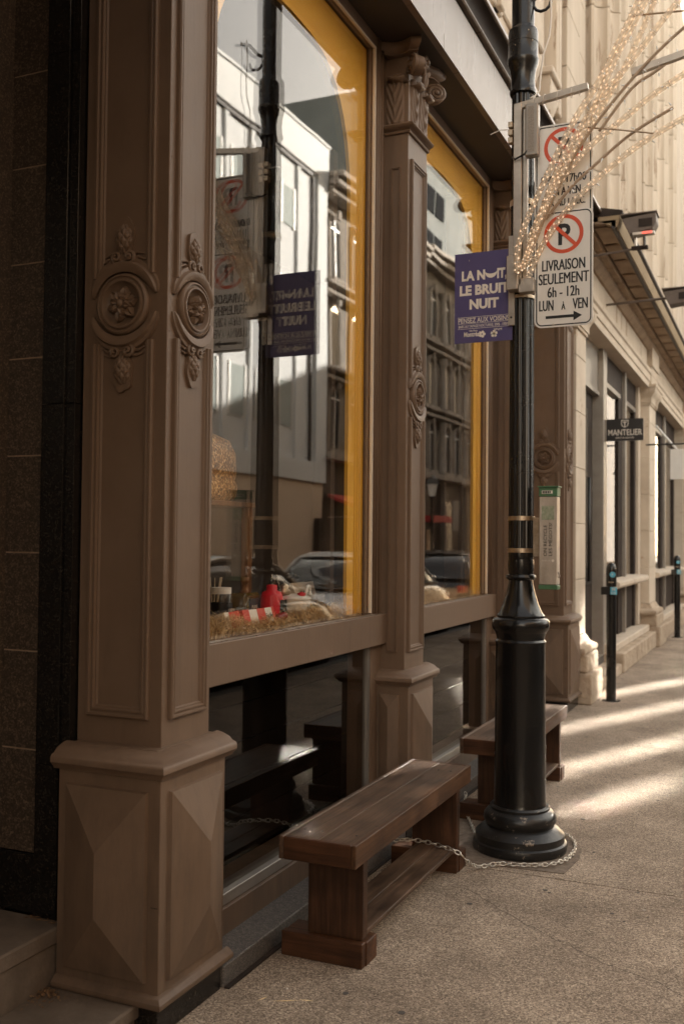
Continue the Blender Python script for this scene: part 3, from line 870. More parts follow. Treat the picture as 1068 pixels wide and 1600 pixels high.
# ================================================================== ENTABLATURE
en = thing('shop_entablature', 'long taupe fascia and cornice above the carved shop pilasters', 'fascia', (-1.7, 4, 4.25))
YA, YB = -2.0, 9.62
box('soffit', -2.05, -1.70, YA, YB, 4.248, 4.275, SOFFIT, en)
prof = [(-1.690, 4.247), (-1.682, 4.249), (-1.682, 4.335), (-1.690, 4.340), (-1.690, 4.620)]
def xz_prism(name, pts, y0, y1, mat, parent, smooth=False, kind=None):
    Mx = Matrix(((1, 0, 0, 0), (0, 0, 1, 0), (0, 1, 0, 0), (0, 0, 0, 1)))
    return MB().prism(pts, y0, y1, Mx).obj(name, mat, parent, smooth=smooth, kind=kind)
xz_prism('fascia_band', [(-1.72, 4.247), (-1.682, 4.247), (-1.682, 4.333), (-1.688, 4.338), (-1.72, 4.338)], YA, 5.02, PAINT2, en)
xz_prism('fascia_band', [(-1.72, 4.247), (-1.682, 4.247), (-1.682, 4.333), (-1.688, 4.338), (-1.72, 4.338)], 5.024, YB, PAINT2, en)
box('frieze_board', -1.75, -1.690, YA, YB, 4.339, 4.628, PAINT2, en)
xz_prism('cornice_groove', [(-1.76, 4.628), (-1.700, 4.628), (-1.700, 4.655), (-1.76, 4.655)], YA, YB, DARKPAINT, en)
xz_prism('cornice_bead', [(-1.76, 4.656), (-1.672, 4.656), (-1.664, 4.664), (-1.664, 4.676), (-1.672, 4.684), (-1.76, 4.684)], YA, YB, PAINT2, en, smooth=40)
cv = [(-1.76, 4.685), (-1.676, 4.685)] + [(-1.676+0.062*(1-cos(a)), 4.690+0.075*sin(a)) for a in [pi/2*i/8 for i in range(9)]] + [(-1.76, 4.765)]
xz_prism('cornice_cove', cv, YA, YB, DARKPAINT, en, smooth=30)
xz_prism('cornice_edge', [(-1.76, 4.766), (-1.606, 4.766), (-1.600, 4.772), (-1.600, 4.796), (-1.604, 4.80), (-1.76, 4.80)], YA, YB, PAINT2, en)
xz_prism('cornice_flashing', [(-2.0, 4.86), (-1.62, 4.815), (-1.606, 4.801), (-2.0, 4.801)], YA, YB, LEDGEL, en)
box('backing', -2.1, -1.76, YA, YB, 4.28, 4.80, DARKPAINT, en)

en.location.x += 0.035; en.location.z -= 0.057

# ================================================================== SHOP WINDOWS
GX = -1.945
def shop_window(label, y0, y1, group, arch=True):
    t = thing('shop_window', label, 'window', (GX, y0, 0), group)
    # stone ledge and apron
    box('plinth', -2.15, -1.90, y0-0.02, y1+0.02, 0.0, 0.17, PAINT, t, bevel=0.002)
    box('bottom_rail', -2.0, -1.915, y0-0.02, y1+0.02, 0.172, 0.215, ALU, t, bevel=0.002)
    # casings
    st_w = 0.135
    cx = GX+0.015
    ym = y1-st_w
    for a, b in ((y0-0.02, y0+0.03), (ym, y1+0.02)):
        box('casing', -2.06, cx, a, b, 0.216, 4.247, PAINT, t, bevel=0.002)
    # reeded strip on the right casing
    mb = MB()
    for q in (0.025, 0.055, 0.095):
        mb.tube([(cx+0.001, ym+q, 1.17), (cx+0.001, ym+q, 4.24)], 0.007, 8)
    mb.obj('reeding', PAINT, t, smooth=True)
    for q in (0.045, 0.075, 0.105):
        if arch: MB().tube([(-1.9775, ym-q-0.02, 1.178), (-1.9775, ym-q-0.02, 3.25)], 0.004, 6).obj('board_rib', YELLOW, t, True)
    scr = MB(); rs_ = random.Random(int(y0*7)); z = 1.3
    while z < 4.1:
        scr.lathe([(0.005, -0.001), (0.0045, 0.002), (0, 0.0025)], 8, M=face_x(cx, ym+0.011+rs_.gauss(0, .001), z)); z += 0.12+rs_.random()*.16
    scr.obj('screw', PAINT2, t, kind='stuff')
    # transom
    box('transom', -2.02, -1.895, y0-0.015, y1+0.015, 1.008, 1.165, PAINT, t, bevel=0.003)
    box('sill_bead', -1.935, -1.902, y0, ym+0.01, 1.1655, 1.1695, PAINT2, t)
    # head
    box('head_rail', -2.02, cx, y0+0.03, ym, 4.13, 4.247, PAINT, t, bevel=0.002)
    # cream glazing beads
    f = MB()
    f.box(-1.94, cx+0.003, ym-0.014, ym-0.001, 1.175, 4.13)
    f.box(-1.94, cx+0.003, y0+0.031, y0+0.043, 1.175, 4.13)
    f.box(-1.94, cx+0.003, y0+0.043, ym-0.014, 4.118, 4.129)
    f.obj('glazing_bead', CREAM, t)
    # panes (two sheets, both faces outwards)
    for nm, z0, z1, gm in (('pane', 1.174, 4.13, SHOPGLASS), ('low_pane', 0.216, 1.007, LOWGLASS)):
        mb = MB()
        dx = (0.0, -0.018) if nm == 'pane' else (0.0,)
        for d in dx:
            mb.add([(GX+d, y0+0.03, z0), (GX+d, ym, z0), (GX+d, ym, z1), (GX+d, y0+0.03, z1)], [(0, 1, 2, 3)])
        mb.obj(nm, gm, t, fix=False)
    # low pane bars
    mb = MB()
    for q in (ym-0.035, ym-0.012):
        mb.box(GX-0.01, GX+0.014, q-0.004, q+0.004, 0.216, 1.007)
    mb.obj('low_bead', ALU, t)
    # low panelling behind the low glass: dark boards with joints
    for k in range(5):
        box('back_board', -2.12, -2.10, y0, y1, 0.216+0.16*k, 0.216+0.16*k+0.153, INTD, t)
    if arch:
        a0, a1 = y0+0.044, ym-0.015
        # ochre board with arched opening, scalloped shoulders
        s = 0.195
        yl, yr = a0+0.13, a1-s
        mid = (yl+yr)/2; hw = (yr-yl)/2
        inner = []
        inner += [(yr, 1.175), (yr, 3.30)]
        for o_, z_ in ((0.006, 3.38), (0.018, 3.45), (0.035, 3.52), (0.06, 3.59), (0.09, 3.65), (0.13, 3.712), (0.18, 3.768), (0.235, 3.812), (0.30, 3.847), (0.38, 3.872), (0.47, 3.887), (0.58, 3.894)):
            inner.append((yr-o_*hw/0.667, z_))
        inner.append((mid, 3.897))
        full = inner + [(2*mid-y, z) for y, z in reversed(inner[:-1])]
        outer_l = [(a0, 1.175), (a0, 4.117), (a1, 4.117), (a1, 1.175)]
        # build as strips: right half, left half (polygon without hole: U shape)
        poly = [(a1, 1.175), (a1, 4.117), (a0, 4.117), (a0, 1.175)] + list(reversed(full))
        Mx = face_x(-1.995, 0, 0)
        MB().prism(poly, 0, 0.018, Mx).obj('arch_board', YELLOW, t)
        # dark reveal behind the arch
        box('back_board_post', -2.06, -2.035, a1-s-0.075, a1-s-0.028, 1.175, 3.5, INTW, t)
        box('jamb_board', -2.034, -1.997, a1-0.03, a1, 1.175, 4.11, YELLOWD, t)
    # display floor inside
    box('display_floor', -3.05, -1.967, y0, y1, 1.09, 1.15, WOODF, t)
    return t
WG = 'yellow framed shop windows'
W1 = shop_window('tall shop window with ochre arched border and grocery display, nearest', 3.03, 4.882, WG)
W2 = shop_window('tall ochre bordered shop window behind the blue purple sign', 5.19, 7.082, WG)
W3 = shop_window('shop window bay concealed behind the lamp post and parking signs', 7.39, 9.157, WG)
W3.location.x -= 0.33      # the third bay is recessed

# shop interior
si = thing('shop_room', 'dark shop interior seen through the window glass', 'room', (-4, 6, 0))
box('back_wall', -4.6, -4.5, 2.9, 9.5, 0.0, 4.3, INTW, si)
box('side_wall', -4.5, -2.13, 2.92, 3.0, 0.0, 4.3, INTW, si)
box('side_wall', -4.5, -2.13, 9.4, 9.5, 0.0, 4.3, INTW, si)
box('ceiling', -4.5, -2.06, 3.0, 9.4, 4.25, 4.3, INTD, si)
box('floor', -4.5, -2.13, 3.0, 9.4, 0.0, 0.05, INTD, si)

# stone ledge along the shopfront
for i, (a, b) in enumerate(((3.012, 4.835), (5.24, 7.035), (7.44, 9.075))):
    lb = ('first grey stone ledge under the shop window behind the near bench', 'grey stone ledge under the second window behind the far bench', 'grey stone ledge under the window bay behind the post')[i]
    tag(box('stone_ledge', -2.1, -1.762, a, b, 0.0, 0.072, GRANL, bevel=0.004), lb, 'ledge', 'stone ledges below the shop windows')
box_ = MB()
for a, b in ((3.012, 4.835), (5.24, 7.035)):
    box_.box(-1.758, -1.738, a, b, 0.0005, 0.006)
struct(box_.obj('drain_gap', DARKPAINT))

# ================================================================== DISPLAY IN THE FIRST WINDOW
def strawbed(y0, y1, label, seed, n=13000):
    rs = random.Random(seed); mb = MB()
    for i in range(n):
        x = -1.975-abs(rs.gauss(0, 0.16)); y = y0+rs.random()*(y1-y0)
        if x < -2.45: x = -2.0-rs.random()*.3
        h = 0.058+0.018*sin(y*7+x*5)+0.012*sin(y*17)
        z = 1.155+rs.random()*h
        a = rs.random()*2*pi; el = rs.gauss(0, 0.32); ln = 0.02+rs.random()*0.045; w = 0.0007+rs.random()*0.0006
        d = Vector((cos(a)*cos(el), sin(a)*cos(el), sin(el))); s = d.cross(Vector((0, 0, 1))).normalized()*w
        bend = Vector((rs.gauss(0, .008), rs.gauss(0, .008), rs.random()*.012))
        p = Vector((x, y, z)); c = [p-d*ln, p+bend, p+d*ln]
        for k in (0, 2):
            if c[k].x > -1.966: c[k].x = -1.967
            if c[k].z < 1.151: c[k].z = 1.152
        mb.add([c[0]-s, c[0]+s, c[1]-s, c[1]+s, c[2]-s, c[2]+s], [(0, 1, 3, 2), (2, 3, 5, 4)])
    tag(mb.obj('straw', STRAW, fix=False), label, 'straw', kind='stuff')
strawbed(3.08, 4.72, 'loose golden straw spread along the bottom of the near window', 1)
strawbed(5.25, 6.93, 'loose golden straw along the bottom of the second window', 2, 9000)

def ray_at(x, z, y): return (x, y, z)
# products standing on the display floor, sunk a little into the straw
PB = 1.155
t = thing('jar', 'clear jar with white lid and black label at the left of the window display', 'jar', (-2.12, 3.57, PB))
MB().lathe([(0.042, PB), (0.045, PB+.01), (0.045, 1.315), (0.038, 1.325)], 20, (-2.12, 3.57)).obj('body', CLEARGLASS, t, True)
MB().lathe([(0.0458, 1.19), (0.0458, 1.285)], 20, (-2.12, 3.57), cap=False).obj('label', SIGNBLACK, t, True)
MB().lathe([(0.041, 1.322), (0.041, 1.348), (0.0, 1.349)], 20, (-2.12, 3.57), cap=False).obj('lid', SIGNW, t, 40)
sign_text('CREMA', 0.018, face_x(-2.0735, 3.575, 1.25), CREAM, t, fit=0.05)
t = thing('bottle', 'square amber oil bottle with dark label and cork', 'bottle', (-2.22, 3.99, PB))
OIL = flat_mat('amber_oil', (0.10, 0.06, 0.01), 0.05)
box('body', -2.28, -2.19, 3.90, 4.04, PB, 1.305, OIL, t, bevel=0.012)
MB().lathe([(0.03, 1.305), (0.018, 1.32), (0.016, 1.35), (0.021, 1.352), (0.021, 1.375), (0, 1.376)], 14, (-2.235, 3.97)).obj('neck', WOODF, t, True)
box('label', -2.189, -2.186, 3.93, 4.02, 1.20, 1.28, SIGNBLACK, t)
sign_text('PURE', 0.022, face_x(-2.1855, 3.975, 1.235), CREAM, t, fit=0.05)
t = thing('bottle', 'red flask with a black label in the middle of the display', 'bottle', (-2.16, 4.09, PB))
REDC = flat_mat('red_can', (0.66, 0.02, 0.035), 0.35)
MB().lathe([(0.052, PB), (0.053, PB+.01), (0.053, 1.285), (0.044, 1.305), (0.026, 1.312), (0.025, 1.338), (0, 1.340)], 20, (-2.16, 4.09), cap=False).obj('body', REDC, t, True)
box('label', -2.108, -2.1045, 4.075, 4.135, 1.185, 1.27, SIGNBLACK, t)
t = thing('storage_tin', 'cream enamel tin with a clasp and loop handle', 'tin', (-2.10, 4.21, PB))
MB().lathe([(0.064, PB), (0.066, PB+.006), (0.074, 1.265), (0.078, 1.270), (0.076, 1.278), (0.030, 1.292), (0.0, 1.294)], 24, (-2.10, 4.21), cap=False).obj('body', SIGNW, t, True)
MB().tube([(-2.06, 4.27+0.022*cos(a), 1.285+0.045*sin(a)) for a in [pi*i/8 for i in range(9)]], 0.008, 8).obj('handle', SIGNW, t, True)
MB().lathe([(0.026, 1.290), (0.034, 1.305), (0.018, 1.318), (0.024, 1.33), (0.0, 1.345)], 14, (-2.14, 4.18)).obj('clasp', STEELR, t, True)
MB().lathe([(0.016, 1.284), (0.022, 1.296), (0, 1.304)], 10, (-2.06, 4.20)).obj('red_knob', REDC, t, True)
sign_text('66', 0.040, face_x(-2.024, 4.21, 1.215), SIGNBLACK, t)
t = thing('pouch', 'standing beige paper pouch with dark print', 'pouch', (-2.2, 4.48, PB))
MB().rings([[(-2.25, 4.38, PB), (-2.16, 4.38, PB), (-2.16, 4.58, PB), (-2.25, 4.58, PB)], [(-2.24, 4.37, 1.22), (-2.15, 4.37, 1.22), (-2.15, 4.59, 1.22), (-2.24, 4.59, 1.22)], [(-2.205, 4.365, 1.335), (-2.198, 4.365, 1.335), (-2.198, 4.61, 1.335), (-2.205, 4.61, 1.335)]]).obj('body', CREAM, t)
sign_text('JUMBO', 0.036, face_x(-2.171, 4.48, 1.272), SIGNBLACK, t, fit=0.14)
box('label', -2.152, -2.147, 4.41, 4.55, 1.195, 1.24, flat_mat('teal_print', (0.12, 0.16, 0.15), .6), t)
t = thing('jute_pot', 'small round jute covered pot', 'pot', (-2.25, 4.68, PB))
MB().lathe([(0.055, PB), (0.07, 1.19), (0.072, 1.262), (0.064, 1.268), (0.058, 1.245), (0, 1.235)], 20, (-2.20, 4.70), cap=False).obj('body', rough_mat('jute', (0.30, 0.18, 0.08), (0.45, 0.29, 0.15), 60), t, True)
t = thing('cast_iron_dish', 'dark round dish standing on edge behind the tin', 'dish', (-2.33, 4.45, PB))
MB().lathe([(0.10, -0.01), (0.105, 0.0), (0.10, 0.012), (0.085, 0.004), (0, 0.002)], 24, M=face_x(-2.33, 4.46, 1.258)).obj('body', BLACKCH, t, True)
MB().tube([(-2.32, 4.52, 1.34), (-2.31, 4.58, 1.365), (-2.31, 4.66, 1.355)], [0.014, 0.016, 0.01], 8).obj('handle', BLACKCH, t, True)
REDP = flat_mat('red_print', (0.62, 0.06, 0.03), 0.5)
for i, (yb, w, ang, lb) in enumerate(((3.50, 0.15, 0.12, 'red and white food box at the far left in the straw'), (3.665, 0.125, -0.1, 'white carton with red ends lying in the straw'), (3.80, 0.135, 0.05, 'white carton with dark cursive lettering lying in the straw'))):
    t = thing('food_box', lb, 'box', (-2.04, yb, 1.16), 'cartons lying in the straw')
    Mx = Matrix.Translation((-2.04, yb, 1.205)) @ Matrix.Rotation(ang, 4, 'Z') @ Matrix.Rotation(-0.3, 4, 'Y')
    MB().box(-0.02, 0.02, -w/2, w/2, -0.02, 0.045, Mx).obj('carton', PRINTW if i else REDP, t)
    MB().box(-0.021, 0.0215, -w/2-0.001, -w/2+0.045, -0.021, 0.046, Mx).obj('end_band', REDP if i else PRINTW, t)
    MB().box(-0.021, 0.0215, w/2-0.02, w/2+0.001, -0.021, 0.046, Mx).obj('end_band', REDP, t)
    if i == 2:
        sign_text('Facile', 0.030, Mx @ Matrix(((0, 0, 1, 0.022), (1, 0, 0, 0.01), (0, 1, 0, 0.0), (0, 0, 0, 1))), SIGNBLACK, t)
t = thing('candy_bar', 'small dark red wrapped bar beside the cartons', 'candy', (-2.04, 3.95, 1.18))
MB().tube([(-2.04, 3.90, 1.20), (-2.04, 3.925, 1.202), (-2.04, 3.985, 1.206), (-2.04, 4.01, 1.206)], [0.008, 0.018, 0.018, 0.008], 8).obj('wrapper', flat_mat('dark_red_wrapper', (0.25, 0.02, 0.02), 0.4), t, True)
t = thing('display_stand', 'dark wooden stand inside the near window', 'stand', (-2.65, 3.9, 1.15))
box('top', -2.80, -2.40, 3.60, 4.36, 1.705, 1.73, WOODF, t, bevel=0.003)
for (x, y) in ((-2.43, 4.33), (-2.43, 3.63), (-2.77, 4.33), (-2.77, 3.63)):
    box('leg', x-0.018, x+0.018, y-0.022, y+0.022, 1.15, 1.704, WOODF, t)
box('back_panel', -2.79, -2.78, 3.652, 4.288, 1.15, 1.704, WOODF, t)
tag(MB().rings([[(-2.58+a*0.17*k*(1+.04*sin(5*i)), 4.02+b*0.36*k*(1+.03*cos(3*i)), z) for i, (a, b) in enumerate([(cos(2*pi*j/20), sin(2*pi*j/20)) for j in range(20)])] for z, k in ((1.731, 0.86), (1.76, 1.0), (1.81, 1.02), (1.84, 0.96), (1.87, 1.0), (1.97, 0.98), (2.03, 0.85), (2.06, 0.5))]).obj('grain_sack', SACK, smooth=50), 'plump golden brown granular sack on top of the wooden stand', 'sack')
t = thing('bottle_stand', 'thin sticks leaning in a small glass vase in the display', 'vase', (-2.25, 3.75, 1.15))
MB().lathe([(0.04, 1.15), (0.045, 1.20), (0.035, 1.26), (0.04, 1.28)], 16, (-2.27, 3.76), cap=False).obj('vase', CLEARGLASS, t, True, fix=False)
for a in range(6):
    MB().tube([(-2.27, 3.76, 1.17), (-2.27+0.03*cos(a*1.3), 3.76+0.05*sin(a*2.1), 1.38)], 0.0022, 5).obj('stick', CREAM, t)

# ================================================================== LAMP POST
PX, PY = -1.212, 5.0
lp = thing('lamp_post', 'tall black cast iron lamp post with fluted shaft and moulded base on the sidewalk', 'lamp post', (PX, PY, 0))
base_prof = [(0.232, 0.006), (0.236, 0.03), (0.232, 0.045), (0.222, 0.052), (0.222, 0.085), (0.205, 0.10), (0.185, 0.118), (0.170, 0.124), (0.172, 0.135), (0.182, 0.150), (0.180, 0.175), (0.165, 0.195), (0.148, 0.205), (0.150, 0.216), (0.142, 0.225)]
MB().lathe(base_prof, 48, (PX, PY)).obj('base', BLACKCH, lp, smooth=40)
MB().lathe([(0.134, 0.225), (0.130, 0.24), (0.124, 1.03), (0.128, 1.045), (0.120, 1.055), (0.122, 1.07), (0.128, 1.09)], 48, (PX, PY)).obj('pedestal', BLACK, lp, smooth=40)
MB().lathe([(0.128, 1.09), (0.140, 1.105), (0.146, 1.125), (0.144, 1.148), (0.134, 1.160), (0.120, 1.166), (0.121, 1.176), (0.108, 1.19), (0.088, 1.235), (0.072, 1.29), (0.062, 1.335), (0.060, 1.352), (0.072, 1.360), (0.077, 1.370), (0.072, 1.382), (0.062, 1.386), (0.064, 1.400), (0.066, 1.43), (0.063, 1.46)], 48, (PX, PY)).obj('bell_collar', BLACK, lp, smooth=45)
# fluted shaft
fl = []
nf = 16
for z, r in ((1.46, 0.0625), (1.475, 0.0645), (1.50, 0.065), (3.86, 0.056)):
    ring = []
    for i in range(nf*6):
        a = 2*pi*i/(nf*6); ph = (i % 6)/6
        dep = 0.006*sin(pi*ph) if z > 1.49 else 0.001
        ring.append((PX+(r-dep)*cos(a), PY+(r-dep)*sin(a), z))
    fl.append(ring)
MB().rings(fl).obj('shaft', BLACK, lp, smooth=60)
MB().lathe([(0.050, 3.85), (0.066, 3.855), (0.068, 3.868), (0.064, 3.876), (0.060, 3.93), (0.066, 3.98), (0.076, 4.01), (0.080, 4.03), (0.080, 4.035), (0.076, 4.042), (0.076, 4.116), (0.078, 4.118), (0.078, 4.122), (0.076, 4.124), (0.076, 4.178), (0.072, 4.19), (0.060, 4.20), (0.058, 4.21), (0.056, 6.4), (0.03, 6.45), (0, 6.46)], 40, (PX, PY)).obj('upper_collar', BLACK, lp, smooth=40)
for z in (1.668, 1.505):
    b = MB().lathe([(0.066, z-0.011), (0.0685, z-0.011), (0.0685, z+0.011), (0.066, z+0.011)], 40, (PX, PY), cap=False).obj('clamp_band', STEELR, lp, smooth=40)
MB().lathe([(0.062, 2.79), (0.0655, 2.79), (0.0655, 2.806), (0.062, 2.806)], 40, (PX, PY), cap=False).obj('clamp_band', STEELR, lp, smooth=40)
MB().lathe([(0.060, 3.27), (0.0635, 3.27), (0.0635, 3.30), (0.060, 3.30)], 40, (PX, PY), cap=False).obj('clamp_band', STEELR, lp, smooth=40)
# rivets
rv = MB()
for z, a in ((4.16, -1.0), (4.09, -1.9), (4.11, -0.7)):
    rv.lathe([(0.004, 0), (0.003, 0.003), (0, 0.004)], 8, M=Matrix.Translation((PX+0.076*cos(a), PY+0.076*sin(a), z)) @ Matrix.Rotation(pi/2, 4, 'Y').to_4x4() @ Matrix.Rotation(0, 4, 'Z'))
rv.obj('rivet', STEELR, lp)
# crook bracket at the top right
MB().tube([(PX+0.05, PY, 4.34), (PX+0.09, PY-0.01, 4.36), (PX+0.14, PY-0.02, 4.42), (PX+0.20, PY-0.02, 4.44)], 0.010, 8).obj('hook', BLACK, lp, True)
MB().tube([(PX+0.05, PY, 4.34)]+[(PX+0.10+0.045*cos(a), PY-0.01, 4.315+0.045*sin(a)) for a in [pi*0.9+1.1*i/6*pi*1 for i in range(7)]], 0.008, 8).obj('hook', BLACK, lp, True)

# cable
tag(MB().tube([(PX+0.155, PY-0.03, 4.45), (PX+0.148, PY-0.03, 4.33), (PX+0.152, PY-0.035, 4.22), (PX+0.145, PY-0.04, 4.12), (PX+0.115, PY-0.05, 4.02), (PX+0.105, PY-0.06, 3.92), (PX+0.100, PY-0.07, 3.83), (PX+0.08, PY-0.085, 3.80), (PX+0.06, PY-0.095, 3.79)], 0.0045, 8).obj('power_cable', CABLE, smooth=True), 'thin cream power cable hanging down the right of the lamp post top', 'cable')

# ash box
ab = thing('ash_box', 'tall narrow green capped cigarette butt box clamped to the lamp post', 'ash box', (-1.06, 4.97, 1.31))
AX0, AX1, AY0, AY1 = -1.108, -1.018, 4.945, 5.02
box('body', AX0, AX1, AY0, AY1, 1.335, 1.776, BOXW, ab, bevel=0.004)
box('top_cap', AX0-0.001, AX1+0.001, AY0-0.001, AY1, 1.777, 1.822, GREEN, ab, bevel=0.002)
box('lid', AX0-0.008, AX1+0.008, AY0-0.008, AY1+0.004, 1.8225, 1.829, GREEN, ab, bevel=0.001)
box('bottom_cap', AX0-0.002, AX1+0.002, AY0-0.002, AY1, 1.312, 1.334, GREEN, ab, bevel=0.002)
box('slot_label', AX0+0.014, AX1-0.022, AY0-0.003, AY0-0.0012, 1.790, 1.806, PRINTW, ab)
for k in range(5):
    box('print_mark', AX0+0.018+k*0.0085, AX0+0.024+k*0.0085, AY0-0.0042, AY0-0.0031, 1.792, 1.804, SIGNBLACK, ab)
Mt = Matrix.Translation((0, 0, 0)) @ Matrix(((0, -1, 0, 0), (0, 0, -1, AY0-0.0012), (1, 0, 0, 0), (0, 0, 0, 1)))
def vtext(s, x, zc, size, fit):
    me = text_mesh(s, size, fit=fit); M_ = Matrix(((0, -1, 0, x), (0, 0, -1, AY0-0.0015), (1, 0, 0, zc), (0, 0, 0, 1)))
    me.transform(M_); me.materials.append(SIGNBLACK); link('lettering', me, ab)
vtext('ON RECYCLE', AX0+0.040, 1.556, 0.024, 0.155)
vtext('LES MÉGOTS!', AX0+0.066, 1.562, 0.024, 0.165)
box('sticker', AX0+0.014, AX1-0.014, AY0-0.0012, AY0-0.0004, 1.66, 1.73, rough_mat('green_sticker', (0.20, 0.26, 0.16), (0.42, 0.42, 0.32), 60, 0.3, 0), ab)
sign_text('TerraCycle', 0.010, face_y(-1.07, AY0-0.0015, 1.452), PRINTW, ab)
MB().lathe([(0.007, 0), (0.007, 0.001), (0, 0.0011)], 12, M=face_y(-1.038, AY0-0.0005, 1.456)).obj('print_mark', PRINTW, ab)
box('bracket', -1.145, -1.109, 4.975, 5.0, 1.475, 1.672, STEELR, ab, bevel=0.001)
MB().tube([(-1.012, 4.96, 1.37), (-1.006, 4.955, 1.38), (-1.012, 4.95, 1.40)], 0.004, 6).obj('latch', STEEL, ab)

# ================================================================== SIGNS
def rrect(w, h, r, n=6):
    pts = []
    for cx_, cy_, a0 in ((w/2-r, h/2-r, 0), (-w/2+r, h/2-r, pi/2), (-w/2+r, -h/2+r, pi), (w/2-r, -h/2+r, 1.5*pi)):
        for i in range(n+1):
            a = a0+pi/2*i/n; pts.append((cx_+r*cos(a), cy_+r*sin(a)))
    return pts

def parking_sign(label, cx_, y, z0, lines, arrow):
    w, h = 0.290, 0.585
    zc = z0+h/2
    t = thing('parking_sign', label, 'road sign', (cx_, y, z0), 'parking signs on the lamp post')
    Mx = face_y(cx_, y, zc)
    MB().prism(rrect(w, h, 0.036), -0.003, 0.0, Mx).obj('plate', SIGNW, t)
    # black border line
    o = rrect(w-0.016, h-0.016, 0.030); i_ = rrect(w-0.028, h-0.028, 0.024)
    n = len(o); mb = MB()
    mb.add([(a, b, 0.0005) for a, b in o]+[(a, b, 0.0005) for a, b in i_], [(k, (k+1) % n, n+(k+1) % n, n+k) for k in range(n)], Mx)
    mb.obj('border', SIGNBLACK, t, fix=False)
    # breaks in the border where rivets sit
    zr = 0.5*h-0.120
    mb = MB()
    ro, ri = 0.098, 0.079; N_ = 56
    mb.add([(ro*cos(2*pi*k/N_), zr+ro*sin(2*pi*k/N_), 0.0012) for k in range(N_)]+[(ri*cos(2*pi*k/N_), zr+ri*sin(2*pi*k/N_), 0.0012) for k in range(N_)], [(k, (k+1) % N_, N_+(k+1) % N_, N_+k) for k in range(N_)], Mx)
    mb.obj('red_ring', SIGNRED, t, fix=False)
    mb = MB(); a = radians(-45); d = Vector((cos(a), sin(a))); q = Vector((-d.y, d.x))*0.009
    p0 = Vector((0, zr))-d*0.083; p1 = Vector((0, zr))+d*0.083
    mb.add([(*(p0-q), 0.0018), (*(p1-q), 0.0018), (*(p1+q), 0.0018), (*(p0+q), 0.0018)], [(0, 1, 2, 3)], Mx)
    mb.obj('red_bar', SIGNRED, t, fix=False)
    sign_text('P', 0.145, face_y(cx_, y-0.0006, zc+zr-0.052), SIGNBLACK, t, offset=0.004, sx=0.86)
    for s_, z_, sz, fit in lines:
        dx_ = {'LUN': -0.085, 'VEN': 0.084}.get(s_, 0)
        sign_text(s_, sz, face_y(cx_+dx_, y-0.0008, zc+z_), SIGNBLACK, t, fit=fit, bold=0.0014)
    if arrow:
        mb = MB(); zz = -0.242
        mb.add([(-0.088, zz-0.007, 0.001), (0.05, zz-0.007, 0.001), (0.05, zz+0.007, 0.001), (-0.088, zz+0.007, 0.001)], [(0, 1, 2, 3)], Mx)
        mb.add([(0.05, zz-0.024, 0.001), (0.092, zz, 0.001), (0.05, zz+0.024, 0.001)], [(0, 1, 2)], Mx)
        mb.obj('arrow', SIGNBLACK, t, fix=False)
    for zb in (0.5*h-0.012, -0.5*h+0.012):
        MB().lathe([(0.006, 0.0), (0.005, 0.003), (0, 0.004)], 10, M=Mx @ Matrix.Translation((-0.05, zb, 0.0006))).obj('rivet', STEEL, t)
    MB().box(cx_-0.142, cx_-0.10, y+0.0045, y+0.05, zc-0.02, zc+0.02).obj('clamp', STEELR, t)
    return t
parking_sign('lower parking sign with arrow reading livraison seulement', -0.987, 4.93, 2.622,
             (('LIVRAISON', -0.008, 0.078, 0.212), ('SEULEMENT', -0.076, 0.078, 0.248), ('6h - 12h', -0.142, 0.074, 0.156), ('LUN', -0.208, 0.076, 0.070), ('VEN', -0.208, 0.076, 0.072), ('À', -0.208, 0.046, 0.018)), True)
parking_sign('upper parking sign partly hidden behind the string lights', -0.994, 4.955, 3.072,
             (('8h00 - 17h00', -0.010, 0.060, 0.225), ('LUN À VEN', -0.072, 0.060, 0.170), ('MAR. AU 1 DÉC.', -0.126, 0.050, 0.215)), False)

# purple notice
t = thing('notice_sign', 'blue purple night noise notice reading LA NUIT, LE BRUIT NUIT', 'sign', (-1.40, 4.95, 2.58))
bx0, bx1 = -1.556, -1.250
box('plate', bx0, bx1, 4.95, 4.954, 2.578, 3.048, SIGNPURPLE, t, bevel=0.0006)
def pt(s, size, x, z, align='CENTER', offset=0.0, fit=None):
    return sign_text(s, size, face_y(x, 4.9492, z), PRINTW, t, align=align, offset=offset, fit=fit)
pt('LA N', 0.068, -1.456, 2.905, offset=0.0032, fit=0.125)
pt('IT,', 0.068, -1.305, 2.905, offset=0.0032, fit=0.052)
# moon-shaped U
mb = MB(); K = 16; vs = []
for i in range(K+1):
    a = pi*1.03+ (pi*0.94)*i/K
    vs.append((0.031*cos(a), 0.030*sin(a), 0))
for i in range(K+1):
    a = pi*1.03+(pi*0.94)*i/K
    vs.append((0.031*cos(a)*0.98, 0.006+0.014*sin(a), 0))
mb.add(vs, [(i, i+1, K+2+i, K+1+i) for i in range(K)], face_y(-1.362, 4.9492, 2.938))
mb.obj('moon_mark', PRINTW, t, fix=False)
pt('LE BRUIT', 0.068, -1.400, 2.829, offset=0.0032, fit=0.262)
pt('NUIT', 0.068, -1.400, 2.755, offset=0.0032, fit=0.155)
pt('PENSEZ AUX VOISINS', 0.036, -1.402, 2.683, offset=0.0003, fit=0.268)
pt('BARS AU TAPAGE NOCTURNE, 500$ - 1000$', 0.020, -1.402, 2.658, fit=0.264)
for z_ in (2.712, 2.679, 2.652):
    box('print_line', -1.538, -1.266, 4.9488, 4.9496, z_-0.0008, z_+0.0008, PRINTW, t)
pt('Montréal', 0.034, -1.462, 2.611, offset=0.0008, fit=0.085)
